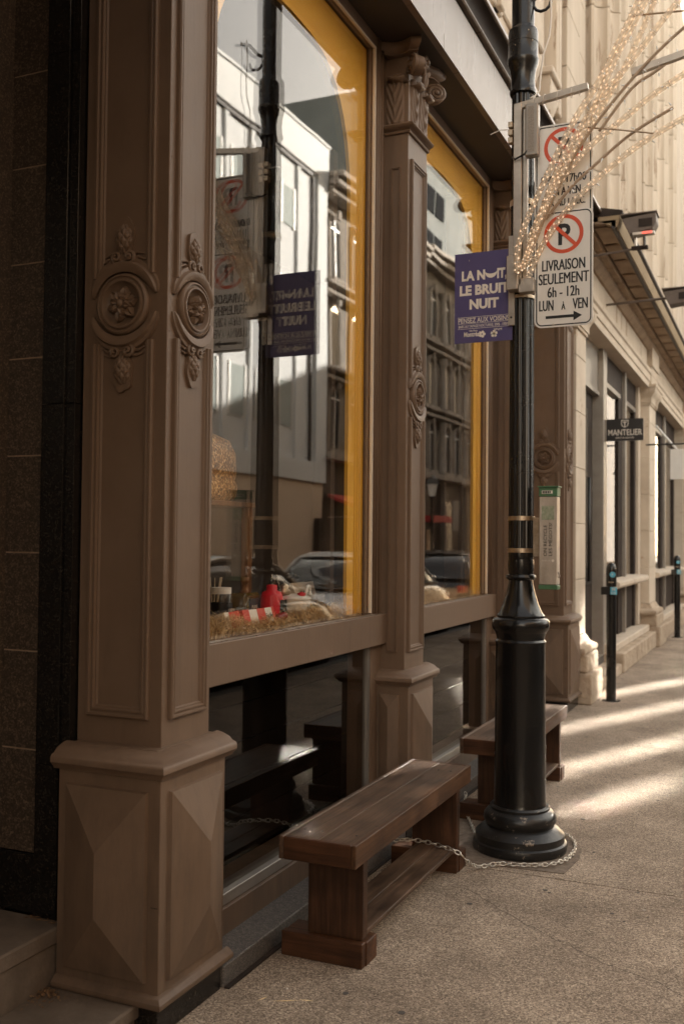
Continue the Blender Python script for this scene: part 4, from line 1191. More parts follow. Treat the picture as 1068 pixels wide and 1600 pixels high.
pt('Ville-Marie', 0.014, -1.455, 2.636, fit=0.045)
pt('SPVM', 0.018, -1.325, 2.632, fit=0.042)
mb = MB()
for k in range(5):
    a = 2*pi*k/5
    mb.lathe([(0.008, 0), (0.008, 0.0006), (0, 0.0007)], 8, M=face_y(-1.408+0.011*cos(a), 4.9494, 2.619+0.011*sin(a)))
    mb.add([(-0.005, 0, 0), (0.005, 0, 0), (0.007, 0.018, 0), (-0.007, 0.018, 0)], [(0, 1, 2, 3)], face_y(-1.345, 4.9492, 2.617) @ Matrix.Rotation(a, 4, 'Z'))
mb.obj('emblem', PRINTW, t, fix=False)
MB().tube([(-1.478, 4.948, 3.005), (-1.478, 4.948, 3.012)], 0.0018, 6).obj('screw', STEEL, t)
box('mount_plate', -1.268, -1.236, 4.935, 4.949, 2.65, 3.11, STEEL, t, bevel=0.002)
for z_ in (2.69, 2.83, 2.97):
    MB().lathe([(0.006, 0), (0.005, 0.004), (0, 0.005)], 8, M=face_y(-1.252, 4.9345, z_)).obj('bolt', SIGNBLACK, t)

# ================================================================== STRING LIGHT DECORATION
DY = 4.88
# pixel-measured shape written as real coordinates on the plane of the bracket (x, z)
def P(x, z, y=DY): return Vector((x, y, z))
ld = thing('light_decoration', 'fan of clear tube arms wound with warm string lights on the lamp post', 'string lights', (-1.18, DY, 2.8))
box('channel', -1.232, -1.190, 4.885, 4.93, 2.84, 3.765, STEEL, ld, bevel=0.003)
box('channel_lip', -1.186, -1.165, 4.90, 4.93, 2.84, 3.765, STEEL, ld, bevel=0.002)
box('clamp_box', -1.262, -1.205, 4.87, 4.935, 2.815, 2.99, STEEL, ld, bevel=0.004)
box('clamp_plate', -1.205, -1.125, 4.885, 4.94, 2.80, 2.872, STEEL, ld, bevel=0.004)
box('transformer', -1.168, -1.102, 4.862, 4.91, 3.48, 3.745, ALU, ld, bevel=0.006)
box('rating_plate', -1.153, -1.122, 4.8605, 4.8615, 3.50, 3.73, rough_mat('rating_print', (0.2, 0.17, 0.14), (0.36, 0.31, 0.26), 150, 0.5, 0), ld)
for z_ in (3.66, 3.62, 3.58):
    box('clip', -1.258, -1.236, 4.875, 4.91, z_-0.014, z_+0.014, STEELR, ld, bevel=0.001)
MB().tube([(-1.235, 4.9, 3.64), (-1.30, 4.89, 3.645), (-1.35, 4.88, 3.625)], 0.0022, 6).obj('loose_wire', CABLE, ld)
MB().tube([(-1.24, 4.9, 3.50), (-1.22, 4.87, 3.475), (-1.17, 4.86, 3.49), (-1.15, 4.87, 3.52)], 0.005, 6).obj('loose_wire', SIGNBLACK, ld)
def bar(name, p, q, w, h, mat, parent):
    p = Vector(p); q = Vector(q); d = (q-p).normalized(); s = d.cross(Vector((0, 0, 1))).normalized()*w/2; u = s.cross(d).normalized()*h/2
    return MB().rings([[c-s-u, c+s-u, c+s+u, c-s+u] for c in (p, q)]).obj(name, mat, parent)
bar('cross_bar', (-1.225, 4.905, 3.752), (-0.86, 4.885, 3.79), 0.03, 0.030, STEEL, ld)
bar('cross_bar', (-0.655, 4.89, 3.82), (0.05, 4.85, 3.94), 0.03, 0.032, STEEL, ld)
for x in (-1.13, -1.08, -1.01, -0.94, -0.90):
    z = 3.752+(x+1.225)*0.104
    MB().tube([(x+0.022*cos(a)*0.25, 4.90+0.026*sin(a), z+0.026*cos(a)) for a in [2*pi*i/10 for i in range(11)]], 0.0018, 5, cap=False).obj('cable_tie', CABLE, ld)
ARMS = [
    [(-1.199, 2.887), (-1.177, 3.073), (-1.024, 3.408), (-0.915, 3.612), (-0.789, 3.800), (-0.602, 4.163), (-0.537, 4.336), (-0.48, 4.56)],
    [(-1.183, 2.902), (-1.154, 2.964), (-1.065, 3.192), (-0.853, 3.602), (-0.716, 3.894), (-0.570, 4.156), (-0.493, 4.310), (-0.40, 4.52)],
    [(-1.173, 2.917), (-1.129, 3.048), (-0.980, 3.437), (-0.798, 3.703), (-0.661, 3.852), (-0.519, 4.018), (-0.421, 4.124), (-0.292, 4.249), (-0.1, 4.42)],
    [(-1.161, 2.948), (-1.040, 3.224), (-0.914, 3.462), (-0.767, 3.654), (-0.581, 3.847), (-0.412, 3.984), (-0.264, 4.075), (-0.05, 4.18)],
    [(-0.806, 3.556), (-0.652, 3.741), (-0.552, 3.798), (-0.412, 3.879), (-0.264, 3.939), (-0.1, 3.98)],
    [(-1.161, 2.932), (-1.119, 3.073), (-1.002, 3.328), (-0.852, 3.494), (-0.724, 3.581), (-0.560, 3.694), (-0.412, 3.772), (-0.265, 3.817), (0.0, 3.87)],
    [(-1.071, 3.163), (-0.945, 3.307), (-0.840, 3.394), (-0.661, 3.527), (-0.464, 3.625)],
    [(-1.173, 2.852), (-1.087, 3.040), (-0.958, 3.213), (-0.809, 3.345), (-0.631, 3.469), (-0.412, 3.573), (-0.237, 3.631), (0.0, 3.67)],
    [(-1.193, 2.854), (-1.174, 3.030), (-1.046, 3.321), (-0.946, 3.483), (-0.807, 3.683), (-0.686, 3.882), (-0.596, 4.068), (-0.52, 4.25)],
]
def catmull(pts, step=0.03):
    out = []
    n = len(pts)
    for i in range(n-1):
        p0 = pts[max(0, i-1)]; p1 = pts[i]; p2 = pts[i+1]; p3 = pts[min(n-1, i+2)]
        k = max(2, int((p2-p1).length/step))
        for j in range(k):
            t = j/k
            out.append(0.5*((2*p1)+(-p0+p2)*t+(2*p0-5*p1+4*p2-p3)*t*t+(-p0+3*p1-3*p2+p3)*t**3))
    out.append(pts[-1]); return out
ra = random.Random(5)
ARMW = rough_mat('beige_arm_cord', (0.34, 0.24, 0.16), (0.50, 0.38, 0.27), scale=40, rough=0.6, bump=0)
for ai, arm in enumerate(ARMS):
    bare = ai in (3, 4, 6)
    yo = DY + (ai-4)*0.012
    pts = catmull([Vector((x, yo, z)) for x, z in arm])
    rT = 0.0075 if bare else 0.0155
    a_o = MB().tube(pts, rT, 10).obj('arm', ARMW if bare else TUBE, ld, True)
    # cumulative length
    if not bare:
        # core wire and wound cord
        MB().tube(pts, 0.0016, 6).obj('core_wire', CABLE, a_o, True)
        bl = MB(); ties = MB(); acc = 0
        nxt = 0.0; side = 0; nt_ = 0.05
        for k in range(len(pts)-1):
            seg = pts[k+1]-pts[k]; l = seg.length; d = seg.normalized(); s = d.cross(Vector((0, 1, 0))).normalized()
            while nxt < acc+l:
                p = pts[k]+d*(nxt-acc)
                off = s*(0.0085*(1 if side else -1))+Vector((0, -0.006+0.006*ra.random(), 0))
                c = p+off+d*ra.gauss(0, .002); r_ = 0.0038+ra.random()*0.0014
                bl.add([c+Vector(v)*r_ for v in ((1, 0, 0), (-1, 0, 0), (0, 1, 0), (0, -1, 0), (0, 0, 1.3), (0, 0, -1.3))], [(0, 2, 4), (2, 1, 4), (1, 3, 4), (3, 0, 4), (2, 0, 5), (1, 2, 5), (3, 1, 5), (0, 3, 5)])
                side = 1-side; nxt += 0.0195+ra.gauss(0, .003)
            while nt_ < acc+l:
                p = pts[k]+d*(nt_-acc)
                ties.tube([p+(s*cos(a)+Vector((0, 1, 0))*sin(a))*(rT+0.0015) for a in [2*pi*i/8 for i in range(9)]], 0.0013, 4, cap=False)
                e_ = s*(1 if ra.random() > .5 else -1)
                ties.tube([p+e_*rT, p+e_*(rT+0.012)+d*0.006], 0.0011, 4)
                nt_ += 0.075
            acc += l
        bl.obj('bulb', WARM, a_o, True, kind='stuff', fix=False)
        ties.obj('tie', CABLE, a_o, kind='stuff')
    # small clear icicle lamps
    ic = MB(); il = MB()
    for k in range(3, len(pts), 3 if bare else 5):
        if pts[k].x > -0.2 or pts[k].z < 3.15: continue
        for q in range(2):
            a = ra.random()*2*pi; dv = Vector((cos(a), 0.5*ra.gauss(0, 1), sin(a))).normalized()
            l = 0.025+ra.random()*0.035
            ic.tube([pts[k], pts[k]+dv*l*0.35], 0.0007, 4)
            e = pts[k]+dv*l*0.35
            il.tube([e, e+dv*0.018], [0.0042, 0.0018], 5)
    if ic.v:
        ic.obj('lamp_wire', CABLE, a_o, kind='stuff')
        il.obj('icicle_lamp', rough_mat('clear_lamp', (0.86, 0.88, 0.88), (0.92, 0.94, 0.94), 10, 0.1, 0), a_o, kind='stuff')
MB().tube([(-0.86, 4.885, 3.585), (-0.72, 4.88, 3.55), (-0.55, 4.88, 3.505)], 0.004, 6).obj('wire_brace', ARMW, ld, True)
MB().tube([(-0.66, 4.885, 4.10), (-0.41, 4.88, 4.07), (-0.2, 4.88, 4.04)], 0.005, 6).obj('wire_brace', ARMW, ld, True)

# ================================================================== BENCHES
def bench(label, x0, x1, y0, y1, grp):
    t = thing('bench', label, 'bench', ((x0+x1)/2, y0, 0), grp)
    H = 0.462
    n = 1
    # top: one wide plank inside an edge frame
    box('seat_plank', x0+0.0196, (x0+x1)/2-0.0006, y0+0.0215, y1-0.0215, 0.425, H-0.0016, WOODT, t, bevel=0.001)
    box('seat_plank', (x0+x1)/2+0.0006, x1-0.0196, y0+0.0215, y1-0.0215, 0.425, H-0.0024, WOODT, t, bevel=0.001)
    box('side_rail', x1-0.019, x1, y0, y1, 0.378, H, WOODR, t, bevel=0.003)
    box('side_rail', x0, x0+0.019, y0, y1, 0.378, H, WOODT, t, bevel=0.003)
    box('end_rail', x0+0.0195, x1-0.0195, y0, y0+0.021, 0.378, H-0.001, WOODE, t, bevel=0.003)
    box('end_rail', x0+0.0195, x1-0.0195, y1-0.021, y1, 0.378, H-0.001, WOODE, t, bevel=0.003)
    for a in (y0+0.10, y1-0.19):
        lx0, lx1 = x0+0.075, x1-0.012
        box('leg', lx0, lx1, a, a+0.045, 0.0905, 0.4245, WOODL, t, bevel=0.002)
        box('foot', x0-0.02, x1-0.002, a-0.03, a+0.005, 0.0, 0.090, WOODE, t, bevel=0.003)
        box('foot', x0-0.018, x1+0.002, a+0.0055, a+0.105, 0.0, 0.086, WOODE, t, bevel=0.003)
    box('shelf_plank', x0+0.10, x0+0.192, y0+0.146, y1-0.191, 0.092, 0.112, WOODT, t, bevel=0.002)
    box('shelf_plank', x0+0.195, x1-0.018, y0+0.146, y1-0.191, 0.092, 0.112, WOODT, t, bevel=0.002)
    # screw heads
    sc = MB()
    for (x, y) in ((x0+.05, y0+.12), (x1-.05, y0+.125), (x0+.05, y1-.17), (x1-.05, y1-.165), (x0+.12, y0+.122), (x1-.11, y1-.168)):
        sc.lathe([(0.005, 0.0005), (0.0045, 0.002), (0, 0.002)], 8, M=Matrix.Translation((x, y, H-0.0025)))
    sc.obj('screw', SIGNBLACK, t, kind='stuff')
    return t
bench('long dark stained wooden bench nearest the camera, under the first window', -1.690, -1.382, 3.275, 4.705, 'dark wooden benches along the shopfront')
bench('second dark wooden bench, half hidden behind the lamp post', -1.625, -1.308, 5.310, 6.700, 'dark wooden benches along the shopfront')

rp = random.Random(19)
mb = MB()
for (x, y, s) in ((-1.56, 3.10, .004), (-1.52, 3.18, .003), (-0.98, 4.20, .003), (-1.23, 4.1, .003)):
    mb.lathe([(s, 0.0005), (s*.9, s*.6), (0, s*.8)], 7, M=Matrix.Translation((x, y, 0)))
tag(mb.obj('pebbles', PRINTW), 'tiny pale pebbles scattered on the sidewalk', 'pebbles', kind='stuff')
mb = MB()
for (x, y, a, l) in ((-1.52, 3.02, 0.5, .05), (-1.46, 3.05, 0.2, .03), (-1.60, 3.0, 1.1, .025)):
    d = Vector((cos(a), sin(a), 0))*l; q = Vector((-sin(a), cos(a), 0))*.004
    c = Vector((x, y, .0012))
    mb.add([c-d, c+q, c+d*.9+q*.6, c-q], [(0, 1, 2, 3)])
tag(mb.obj('straw_bits', STRAW, fix=False), 'loose straw bits on the sidewalk before the near bench', 'straw', kind='stuff')

rp = random.Random(31)
for (mt_, nm, lb, n, a_, b_) in ((flat_mat('old_gum', (0.07, 0.06, 0.052), 0.8), 'gum_spots', 'old dark gum spots flattened on the sidewalk', 60, .004, .012), (flat_mat('pale_gum', (0.42, 0.37, 0.32), 0.8), 'gum_spots', 'small pale specks and gum spots on the sidewalk', 26, .003, .007)):
    mb = MB()
    for k in range(n):
        x = -1.55+rp.random()*1.6; y = 2.6+rp.random()*8; q = a_+rp.random()*(b_-a_); an = rp.random()*pi
        if (x+1.21)**2+(y-5)**2 < .1: continue
        pts = [(x+q*(1+.3*rp.random())*cos(an+2*pi*i/9), y+q*(1+.3*rp.random())*sin(an+2*pi*i/9)) for i in range(9)]
        mb.prism(pts, 0.0004, 0.0012)
    tag(mb.obj(nm, mt_), lb, 'gum', kind='stuff')
mb = MB()
x, y = -0.20, 3.55
pts = []
for k in range(46):
    pts.append((x, y)); x -= 0.022+rp.random()*.012; y += 0.020+rp.gauss(0, .012)
for k in range(len(pts)-1):
    (x0_, y0_), (x1_, y1_) = pts[k], pts[k+1]; w = .0011*(1+rp.random())
    mb.add([(x0_, y0_-w, .0006), (x1_, y1_-w, .0006), (x1_, y1_+w, .0006), (x0_, y0_+w, .0006)], [(0, 1, 2, 3)])
struct(mb.obj('pavement_crack', DARKPAINT, fix=False))

# ================================================================== CHAIN
cp = [(-1.72, 4.40, 0.120), (-1.65, 4.45, 0.128), (-1.57, 4.475, 0.128), (-1.49, 4.472, 0.123), (-1.43, 4.468, 0.115), (-1.362, 4.46, 0.100), (-1.335, 4.50, 0.055), (-1.305, 4.58, 0.012), (-1.235, 4.668, 0.010), (-1.13, 4.70, 0.010), (-1.02, 4.755, 0.010), (-0.955, 4.87, 0.010), (-0.945, 5.02, 0.008), (-0.965, 5.15, 0.008), (-1.02, 5.27, 0.007), (-1.12, 5.33, 0.007), (-1.30, 5.31, 0.008), (-1.43, 5.20, 0.008), (-1.455, 5.08, 0.010), (-1.50, 5.16, 0.008), (-1.56, 5.30, 0.008), (-1.62, 5.44, 0.008), (-1.675, 5.60, 0.03), (-1.70, 5.68, 0.07)]
cps = catmull([Vector(p) for p in cp], 0.004)
ch = MB(); acc = 0; last = cps[0]; pitch = 0.0235; k = 0
rc = random.Random(2)
for i in range(1, len(cps)):
    acc += (cps[i]-cps[i-1]).length
    if acc >= pitch:
        acc = 0
        d = (cps[i]-last).normalized(); c = (cps[i]+last)/2
        u = d.cross(Vector((0, 0, 1))).normalized(); v = u.cross(d)
        a = (pi/4 if k % 2 else -pi/4)+rc.gauss(0, .25)
        s = u*cos(a)+v*sin(a)
        pl = []
        for q in range(13):
            th = 2*pi*q/12
            pl.append(c+Vector((0, 0, 0.006))+d*(0.0165*cos(th))+s*(0.0088*sin(th)))
        ch.tube(pl, 0.0027, 5, cap=False)
        last = cps[i]; k += 1
tag(ch.obj('chain', CHAINM, smooth=True), 'thin zinc link chain running from the near bench around the lamp post foot', 'chain')

# ================================================================== PAY STATION BOLLARDS
def bollard(x, y, label, h):
    t = thing('bollard', label, 'bollard', (x, y, 0), 'black parking bollards along the sidewalk')
    r = 0.048
    MB().lathe([(0.09, 0.0), (0.088, 0.008), (r+0.004, 0.010), (r, 0.012), (r, 1.035)], 24, (x, y)).obj('post', BLACK, t, 40)
    box('collar_box', x-0.092, x+0.03, y-0.05, y+0.05, 1.036, 1.115, BLACKCH, t, bevel=0.004)
    MB().lathe([(0.05, 1.116), (0.05, 1.28), (0.046, 1.31), (0.034, 1.335), (0.015, 1.348), (0, 1.35)], 24, (x, y)).obj('head', BLACK, t, 40)
    box('blue_plate', x+0.0, x+0.062, y-0.062, y-0.0505, 1.040, 1.112, BLUEST, t, bevel=0.002)
    sign_text('M', 0.04, face_y(x+0.031, y-0.0635, 1.078), PRINTW, t, offset=.0008)
    sign_text('620', 0.03, face_y(x+0.031, y-0.0635, 1.048), PRINTW, t)
    MB().lathe([(0.028, 0), (0.028, 0.002), (0, 0.0022)], 20, M=face_y(x+0.02, y-0.048, 1.235)).obj('round_sticker', BLUEST, t)
    sign_text('P', 0.032, face_y(x+0.02, y-0.0515, 1.224), PRINTW, t)
    box('small_plate', x-0.02, x+0.03, y-0.0535, y-0.049, 1.155, 1.165, STEELR, t)
bollard(-1.525, 10.0, 'nearer black parking bollard with blue stickers, in front of the doorway', 1.35)
bollard(-1.562, 17.18, 'farther black parking bollard at the right edge of the picture', 1.35)

# ================================================================== SANDSTONE BUILDING, GROUND FLOOR
sb = thing('sandstone_building', 'pale sandstone building with fluted columns, ledged cornice and shop doorway', 'building', (-2, 10, 0))
def sprism(name, pts, y0, y1, mat, smooth=False, parent=None):
    return xz_prism(name, pts, y0, y1, mat, parent or sb, smooth)
def stone_block(x0, x1, y0, y1, z0, z1, mat=None, bev=0.004):
    return box('stone_block', x0, x1, y0, y1, z0+0.002, z1-0.002, mat or STONE, sb, bevel=bev)
def stone_pilaster(y0, y1, xf, big):
    zt = 3.62
    z = 0.64; hs = 0.545
    while z < zt-0.02:
        z1 = min(z+hs, zt)
        stone_block(-2.1, xf, y0, y1, z, z1, STONE)
        z = z1
    # base: stacked courses flaring out
    ex = xf+0.075; m = 0.06
    for (a, b, e, mt) in ((0.30, 0.47, 0.115, STONEB), (0.0, 0.30, 0.155, STONEB)):
        box('base_block', -2.1, xf+e, y0-0.01, y1+e*0.7, a+0.002, b-0.002, mt, sb, bevel=0.012)
    tor = [(0.0, 0.0), (-0.085, 0.0), (-0.105, 0.02), (-0.11, 0.045), (-0.10, 0.068), (-0.075, 0.078), (-0.055, 0.088), (-0.035, 0.11), (-0.022, 0.14), (0, 0.17)]
    MB().sweep([(-2.1, y0, 0.47), (xf, y0, 0.47), (xf, y1, 0.47), (-2.1, y1, 0.47)], tor, (0, 0, 1)).obj('base_torus', STONEB, sb, smooth=40)
    # capital
    cp_ = [(0.0, 0.0), (-0.018, 0.004), (-0.018, 0.03), (-0.03, 0.035), (-0.03, 0.10), (-0.05, 0.14), (-0.085, 0.18), (-0.092, 0.22), (-0.092, 0.25), (-0.105, 0.26), (-0.105, 0.30), (0, 0.30)]
    MB().sweep([(-2.1, y0, zt), (xf, y0, zt), (xf, y1, zt), (-2.1, y1, zt)], cp_, (0, 0, 1)).obj('stone_capital', STONE2, sb, smooth=35)
    stone_block(-2.1, xf+0.03, y0-0.02, y1+0.02, 3.92, 4.20, STONE2)
    stone_block(-2.1, xf+0.05, y0-0.04, y1+0.04, 4.20, 4.50, STONE2)
for (a, b, xf) in ((9.625, 10.13, -1.80), (15.45, 16.22, -1.80), (21.3, 22.1, -1.80), (27.2, 28.0, -1.8)):
    stone_pilaster(a, b, xf, True)
YS, YE = 9.63, 34
# low stone plinth with stepped front
y = 12.15
k = 0
while y < YE:
    y2 = min(y+1.15, YE)
    box('plinth_stone', -2.1, -1.70, y+0.003, y2-0.003, 0.0, 0.235, STONEB, sb, bevel=0.015)
    box('plinth_stone', -2.1, -1.80, y+0.003, y2-0.003, 0.238, 0.33, STONE, sb, bevel=0.01)
    y = y2
box('threshold', -2.2, -1.72, 10.3, 12.1, 0.0, 0.12, STONEB, sb, bevel=0.012)
box('threshold', -2.2, -1.93, 10.14, 12.1, 0.122, 0.215, GRANL, sb, bevel=0.006)
box('metal_sill_plate', -2.15, -1.925, 10.16, 12.08, 0.2155, 0.222, ALU, sb)
# door
dr = box('door', -2.10, -2.06, 10.14, 12.02, 0.223, 3.30, DARKPAINT, sb)
MB().tube([(-2.02, 11.6, 1.1), (-2.02, 11.6, 2.3)], 0.018, 8).obj('handle', SIGNBLACK, dr, True)
box('glass', -2.0595, -2.055, 10.3, 11.7, 1.25, 3.1, DARKPANE, dr)
box('kick_rail', -2.0595, -2.045, 10.2, 11.9, 1.06, 1.10, SIGNBLACK, dr)
box('transom_panel', -2.04, -2.0, 10.14, 12.05, 3.35, 3.87, ALU, sb)
box('transom_edge', -2.06, -1.98, 10.14, 12.05, 3.302, 3.348, ALU, sb)
box('door_post', -2.08, -1.93, 12.06, 12.30, 0.215, 3.87, ALU, sb, bevel=0.006)
# windows of the two bays
def bay(y0, y1, first):
    f = box('window_frame', -2.06, -1.97, y0, y0+0.07, 0.335, 3.87, DARKPAINT, sb)
    n = 2
    mid = (y0+y1)/2
    box('mullion', -2.06, -1.975, mid-0.22, mid+0.12, 0.335, 3.87, DARKPAINT, sb)
    box('mullion', -2.06, -1.93, mid+0.122, mid+0.22, 0.335, 3.87, ALU, sb, bevel=0.004)
    box('window_frame', -2.06, -1.97, y1-0.16, y1, 0.335, 3.87, DARKPAINT, sb)
    box('head_frame', -2.05, -1.972, y0+0.071, mid-0.221, 3.52, 3.868, DARKPAINT, sb)
    box('head_frame', -2.05, -1.972, mid+0.221, y1-0.161, 3.52, 3.868, DARKPAINT, sb)
    box('head_bar', -2.05, -1.95, y0+0.071, mid-0.221, 3.46, 3.518, ALU, sb)
    box('head_bar', -2.05, -1.95, mid+0.221, y1-0.161, 3.46, 3.518, ALU, sb)
    for a, b in ((y0+0.07, mid-0.22), (mid+0.22, y1-0.16)):
        mb = MB(); mb.add([(-2.0, a, 1.09), (-2.0, b, 1.09), (-2.0, b, 3.46), (-2.0, a, 3.46)], [(0, 1, 2, 3)])
        mb.obj('glass', CLEARGLASS, sb, fix=False)
        box('curtain', -2.35, -2.33, a, a+0.5*(b-a), 1.0, 3.5, INTW, sb)
        box('low_panel', -2.06, -2.0, a+0.002, b-0.002, 0.335, 0.985, DARKPAINT, sb)
        box('low_panel_board', -1.999, -1.985, a+0.08, b-0.08, 0.42, 0.90, DARKPAINT, sb, bevel=0.006)
    sprism('window_sill', [(-2.1, 0.99), (-1.80, 0.99), (-1.775, 1.02), (-1.775, 1.06), (-1.80, 1.075), (-1.98, 1.088), (-2.1, 1.088)], y0-0.02, y1-0.02, STONE)
bay(12.31, 15.2, True)
bay(16.6, 21.0, False)
bay(22.4, 27.0, False)
stone_block(-2.1, -1.93, 15.205, 15.44, 0.34, 2.1); stone_block(-2.1, -1.93, 15.205, 15.44, 2.1, 3.87)
stone_block(-2.1, -1.93, 16.23, 16.59, 0.34, 3.87)
box('back_wall', -4.2, -4.1, 9.6, YE, 0, 4.2, INTW, sb)
box('ceiling', -4.2, -2.07, 9.6, YE, 3.88, 3.95, INTD, sb)
# awning strut and lettering on the door post
MB().tube([(-1.95, 17.6, 3.55), (-1.30, 17.9, 2.75)], 0.02, 8).obj('awning_arm', WHITEP, sb)
sign_text('620', 0.13, Matrix.Translation((-1.9285, 12.18, 2.03)) @ Matrix(((0, 0, 1, 0), (1, 0, 0, 0), (0, 1, 0, 0), (0, 0, 0, 1))), CREAM, sb, fit=0.2)
# no smoking plate
ns = thing('no_smoking_sign', 'small white no smoking plate on the dark door', 'sign', (-2.0, 10.6, 1.57))
box('plate', -2.05, -1.90, 10.62, 10.625, 1.58, 1.76, SIGNW, ns)
mb = MB(); N_ = 28
mb.add([(.045*cos(2*pi*k/N_), .045*sin(2*pi*k/N_), .0) for k in range(N_)]+[(.034*cos(2*pi*k/N_), .034*sin(2*pi*k/N_), .0) for k in range(N_)], [(k, (k+1) % N_, N_+(k+1) % N_, N_+k) for k in range(N_)], face_y(-1.965, 10.6185, 1.69))
mb.add([(-.032, .026, 0), (.026, -.032, 0), (.032, -.026, 0), (-.026, .032, 0)], [(0, 1, 2, 3)], face_y(-1.965, 10.6185, 1.69))
mb.add([(-.028, -.004, 0), (.028, -.004, 0), (.028, .004, 0), (-.028, .004, 0)], [(0, 1, 2, 3)], face_y(-1.965, 10.618, 1.69))
mb.obj('symbol', SIGNBLACK, ns, fix=False)
box('print_line', -2.02, -1.92, 10.617, 10.619, 1.607, 1.613, SIGNBLACK, ns)
MB().tube([(-2.058, 10.64, 1.66), (-2.03, 10.63, 1.66)], 0.004, 6).obj('mount', STEEL, ns)

# architrave, frieze, soffit and cornice
sprism('architrave', [(-2.1, 3.872), (-1.80, 3.872), (-1.80, 3.96), (-1.785, 3.965), (-1.785, 4.06), (-1.765, 4.075), (-1.755, 4.12), (-1.80, 4.145), (-2.1, 4.145)], YS, YE, STONE, 25)
y = YS
while y < YE:
    y2 = min(y+1.9, YE)
    box('frieze_stone', -2.1, -1.83, y+0.002, y2-0.002, 4.147, 4.44, STONE2, sb)
    y = y2
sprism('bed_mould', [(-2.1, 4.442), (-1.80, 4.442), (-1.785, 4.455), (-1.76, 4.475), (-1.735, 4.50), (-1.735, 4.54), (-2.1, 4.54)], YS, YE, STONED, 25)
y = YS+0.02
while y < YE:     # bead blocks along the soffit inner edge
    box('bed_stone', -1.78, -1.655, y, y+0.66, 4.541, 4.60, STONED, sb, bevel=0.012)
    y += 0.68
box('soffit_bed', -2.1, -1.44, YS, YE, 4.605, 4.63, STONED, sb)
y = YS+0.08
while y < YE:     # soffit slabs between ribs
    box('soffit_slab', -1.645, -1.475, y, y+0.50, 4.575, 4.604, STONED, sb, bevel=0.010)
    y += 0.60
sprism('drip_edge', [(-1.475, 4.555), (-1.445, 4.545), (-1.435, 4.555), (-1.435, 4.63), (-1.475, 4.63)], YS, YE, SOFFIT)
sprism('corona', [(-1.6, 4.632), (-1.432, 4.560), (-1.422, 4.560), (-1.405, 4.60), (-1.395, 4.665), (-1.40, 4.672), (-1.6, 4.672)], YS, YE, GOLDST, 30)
sprism('gutter_edge', [(-1.6, 4.673), (-1.39, 4.673), (-1.372, 4.69), (-1.372, 4.715), (-1.385, 4.72), (-2.0, 4.86), (-2.0, 4.673)], YS, YE, DARKPAINT, 30)

# upper storeys
ub = thing('upper_facade', 'tall upper sandstone facade with fluted columns above the shops', 'facade', (-2.2, 8, 4.9))
UY0, UY1, UZ1 = -3.0, 36.0, 15.0
box('wall', -6.0, -2.25, UY0, 9.8, 4.31, UZ1, STONE2, ub)
box('wall', -6.0, -2.25, 9.805, UY1, 4.64, UZ1, STONE2, ub)
def drum_col(yc, r, z0, z1, xc=-2.22):
    z = z0
    while z < z1:
        z2 = min(z+0.98, z1)
        rings = []
        nf_ = 16
        for zz, o in ((z+0.004, -0.01), (z+0.014, 0), (z2-0.014, 0), (z2-0.004, -0.01)):
            ring = []
            for i in range(nf_*6):
                a = 2*pi*i/(nf_*6); ph = max(0, (i % 6)-1)/5
                rr_ = r+o-0.062*max(0, sin(pi*ph))**0.6*(0 if ph == 0 else 1)
                ring.append((xc+rr_*cos(a)*0.85, yc+rr_*sin(a), zz))
            rings.append(ring)
        MB().rings(rings).obj('column_drum', STONE2, ub, smooth=35)
        z = z2
for yc in (12.25, 13.75, 15.6, 17.2, 18.7):
    drum_col(yc, 0.60, 4.95, UZ1-0.5)
    box('column_base', -2.6, -1.66, yc-0.66, yc+0.66, 4.65, 4.95, STONE2, ub, bevel=0.02)
# plain piers and deep recesses between the columns
for (a_, b_, xo) in ((12.90, 13.10, -1.98), (14.42, 14.62, -2.0), (14.66, 14.95, -2.12), (16.25, 16.52, -1.98), (17.86, 18.04, -1.98)):
    z = 4.65
    while z < UZ1-0.5:
        box('pier_block', -2.4, xo, a_, b_, z+0.004, z+0.776, STONE2, ub, bevel=0.008)
        z += 0.78
# plain jointed pier next to the columns
z = 4.65
while z < UZ1-0.5:
    box('pier_block', -2.4, -2.02, 10.25, 10.95, z+0.003, z+0.617, STONE2, ub, bevel=0.006)
    box('pier_block', -2.4, -2.08, 10.953, 11.62, z+0.003, z+0.617, STONE2, ub, bevel=0.006)
    z += 0.62
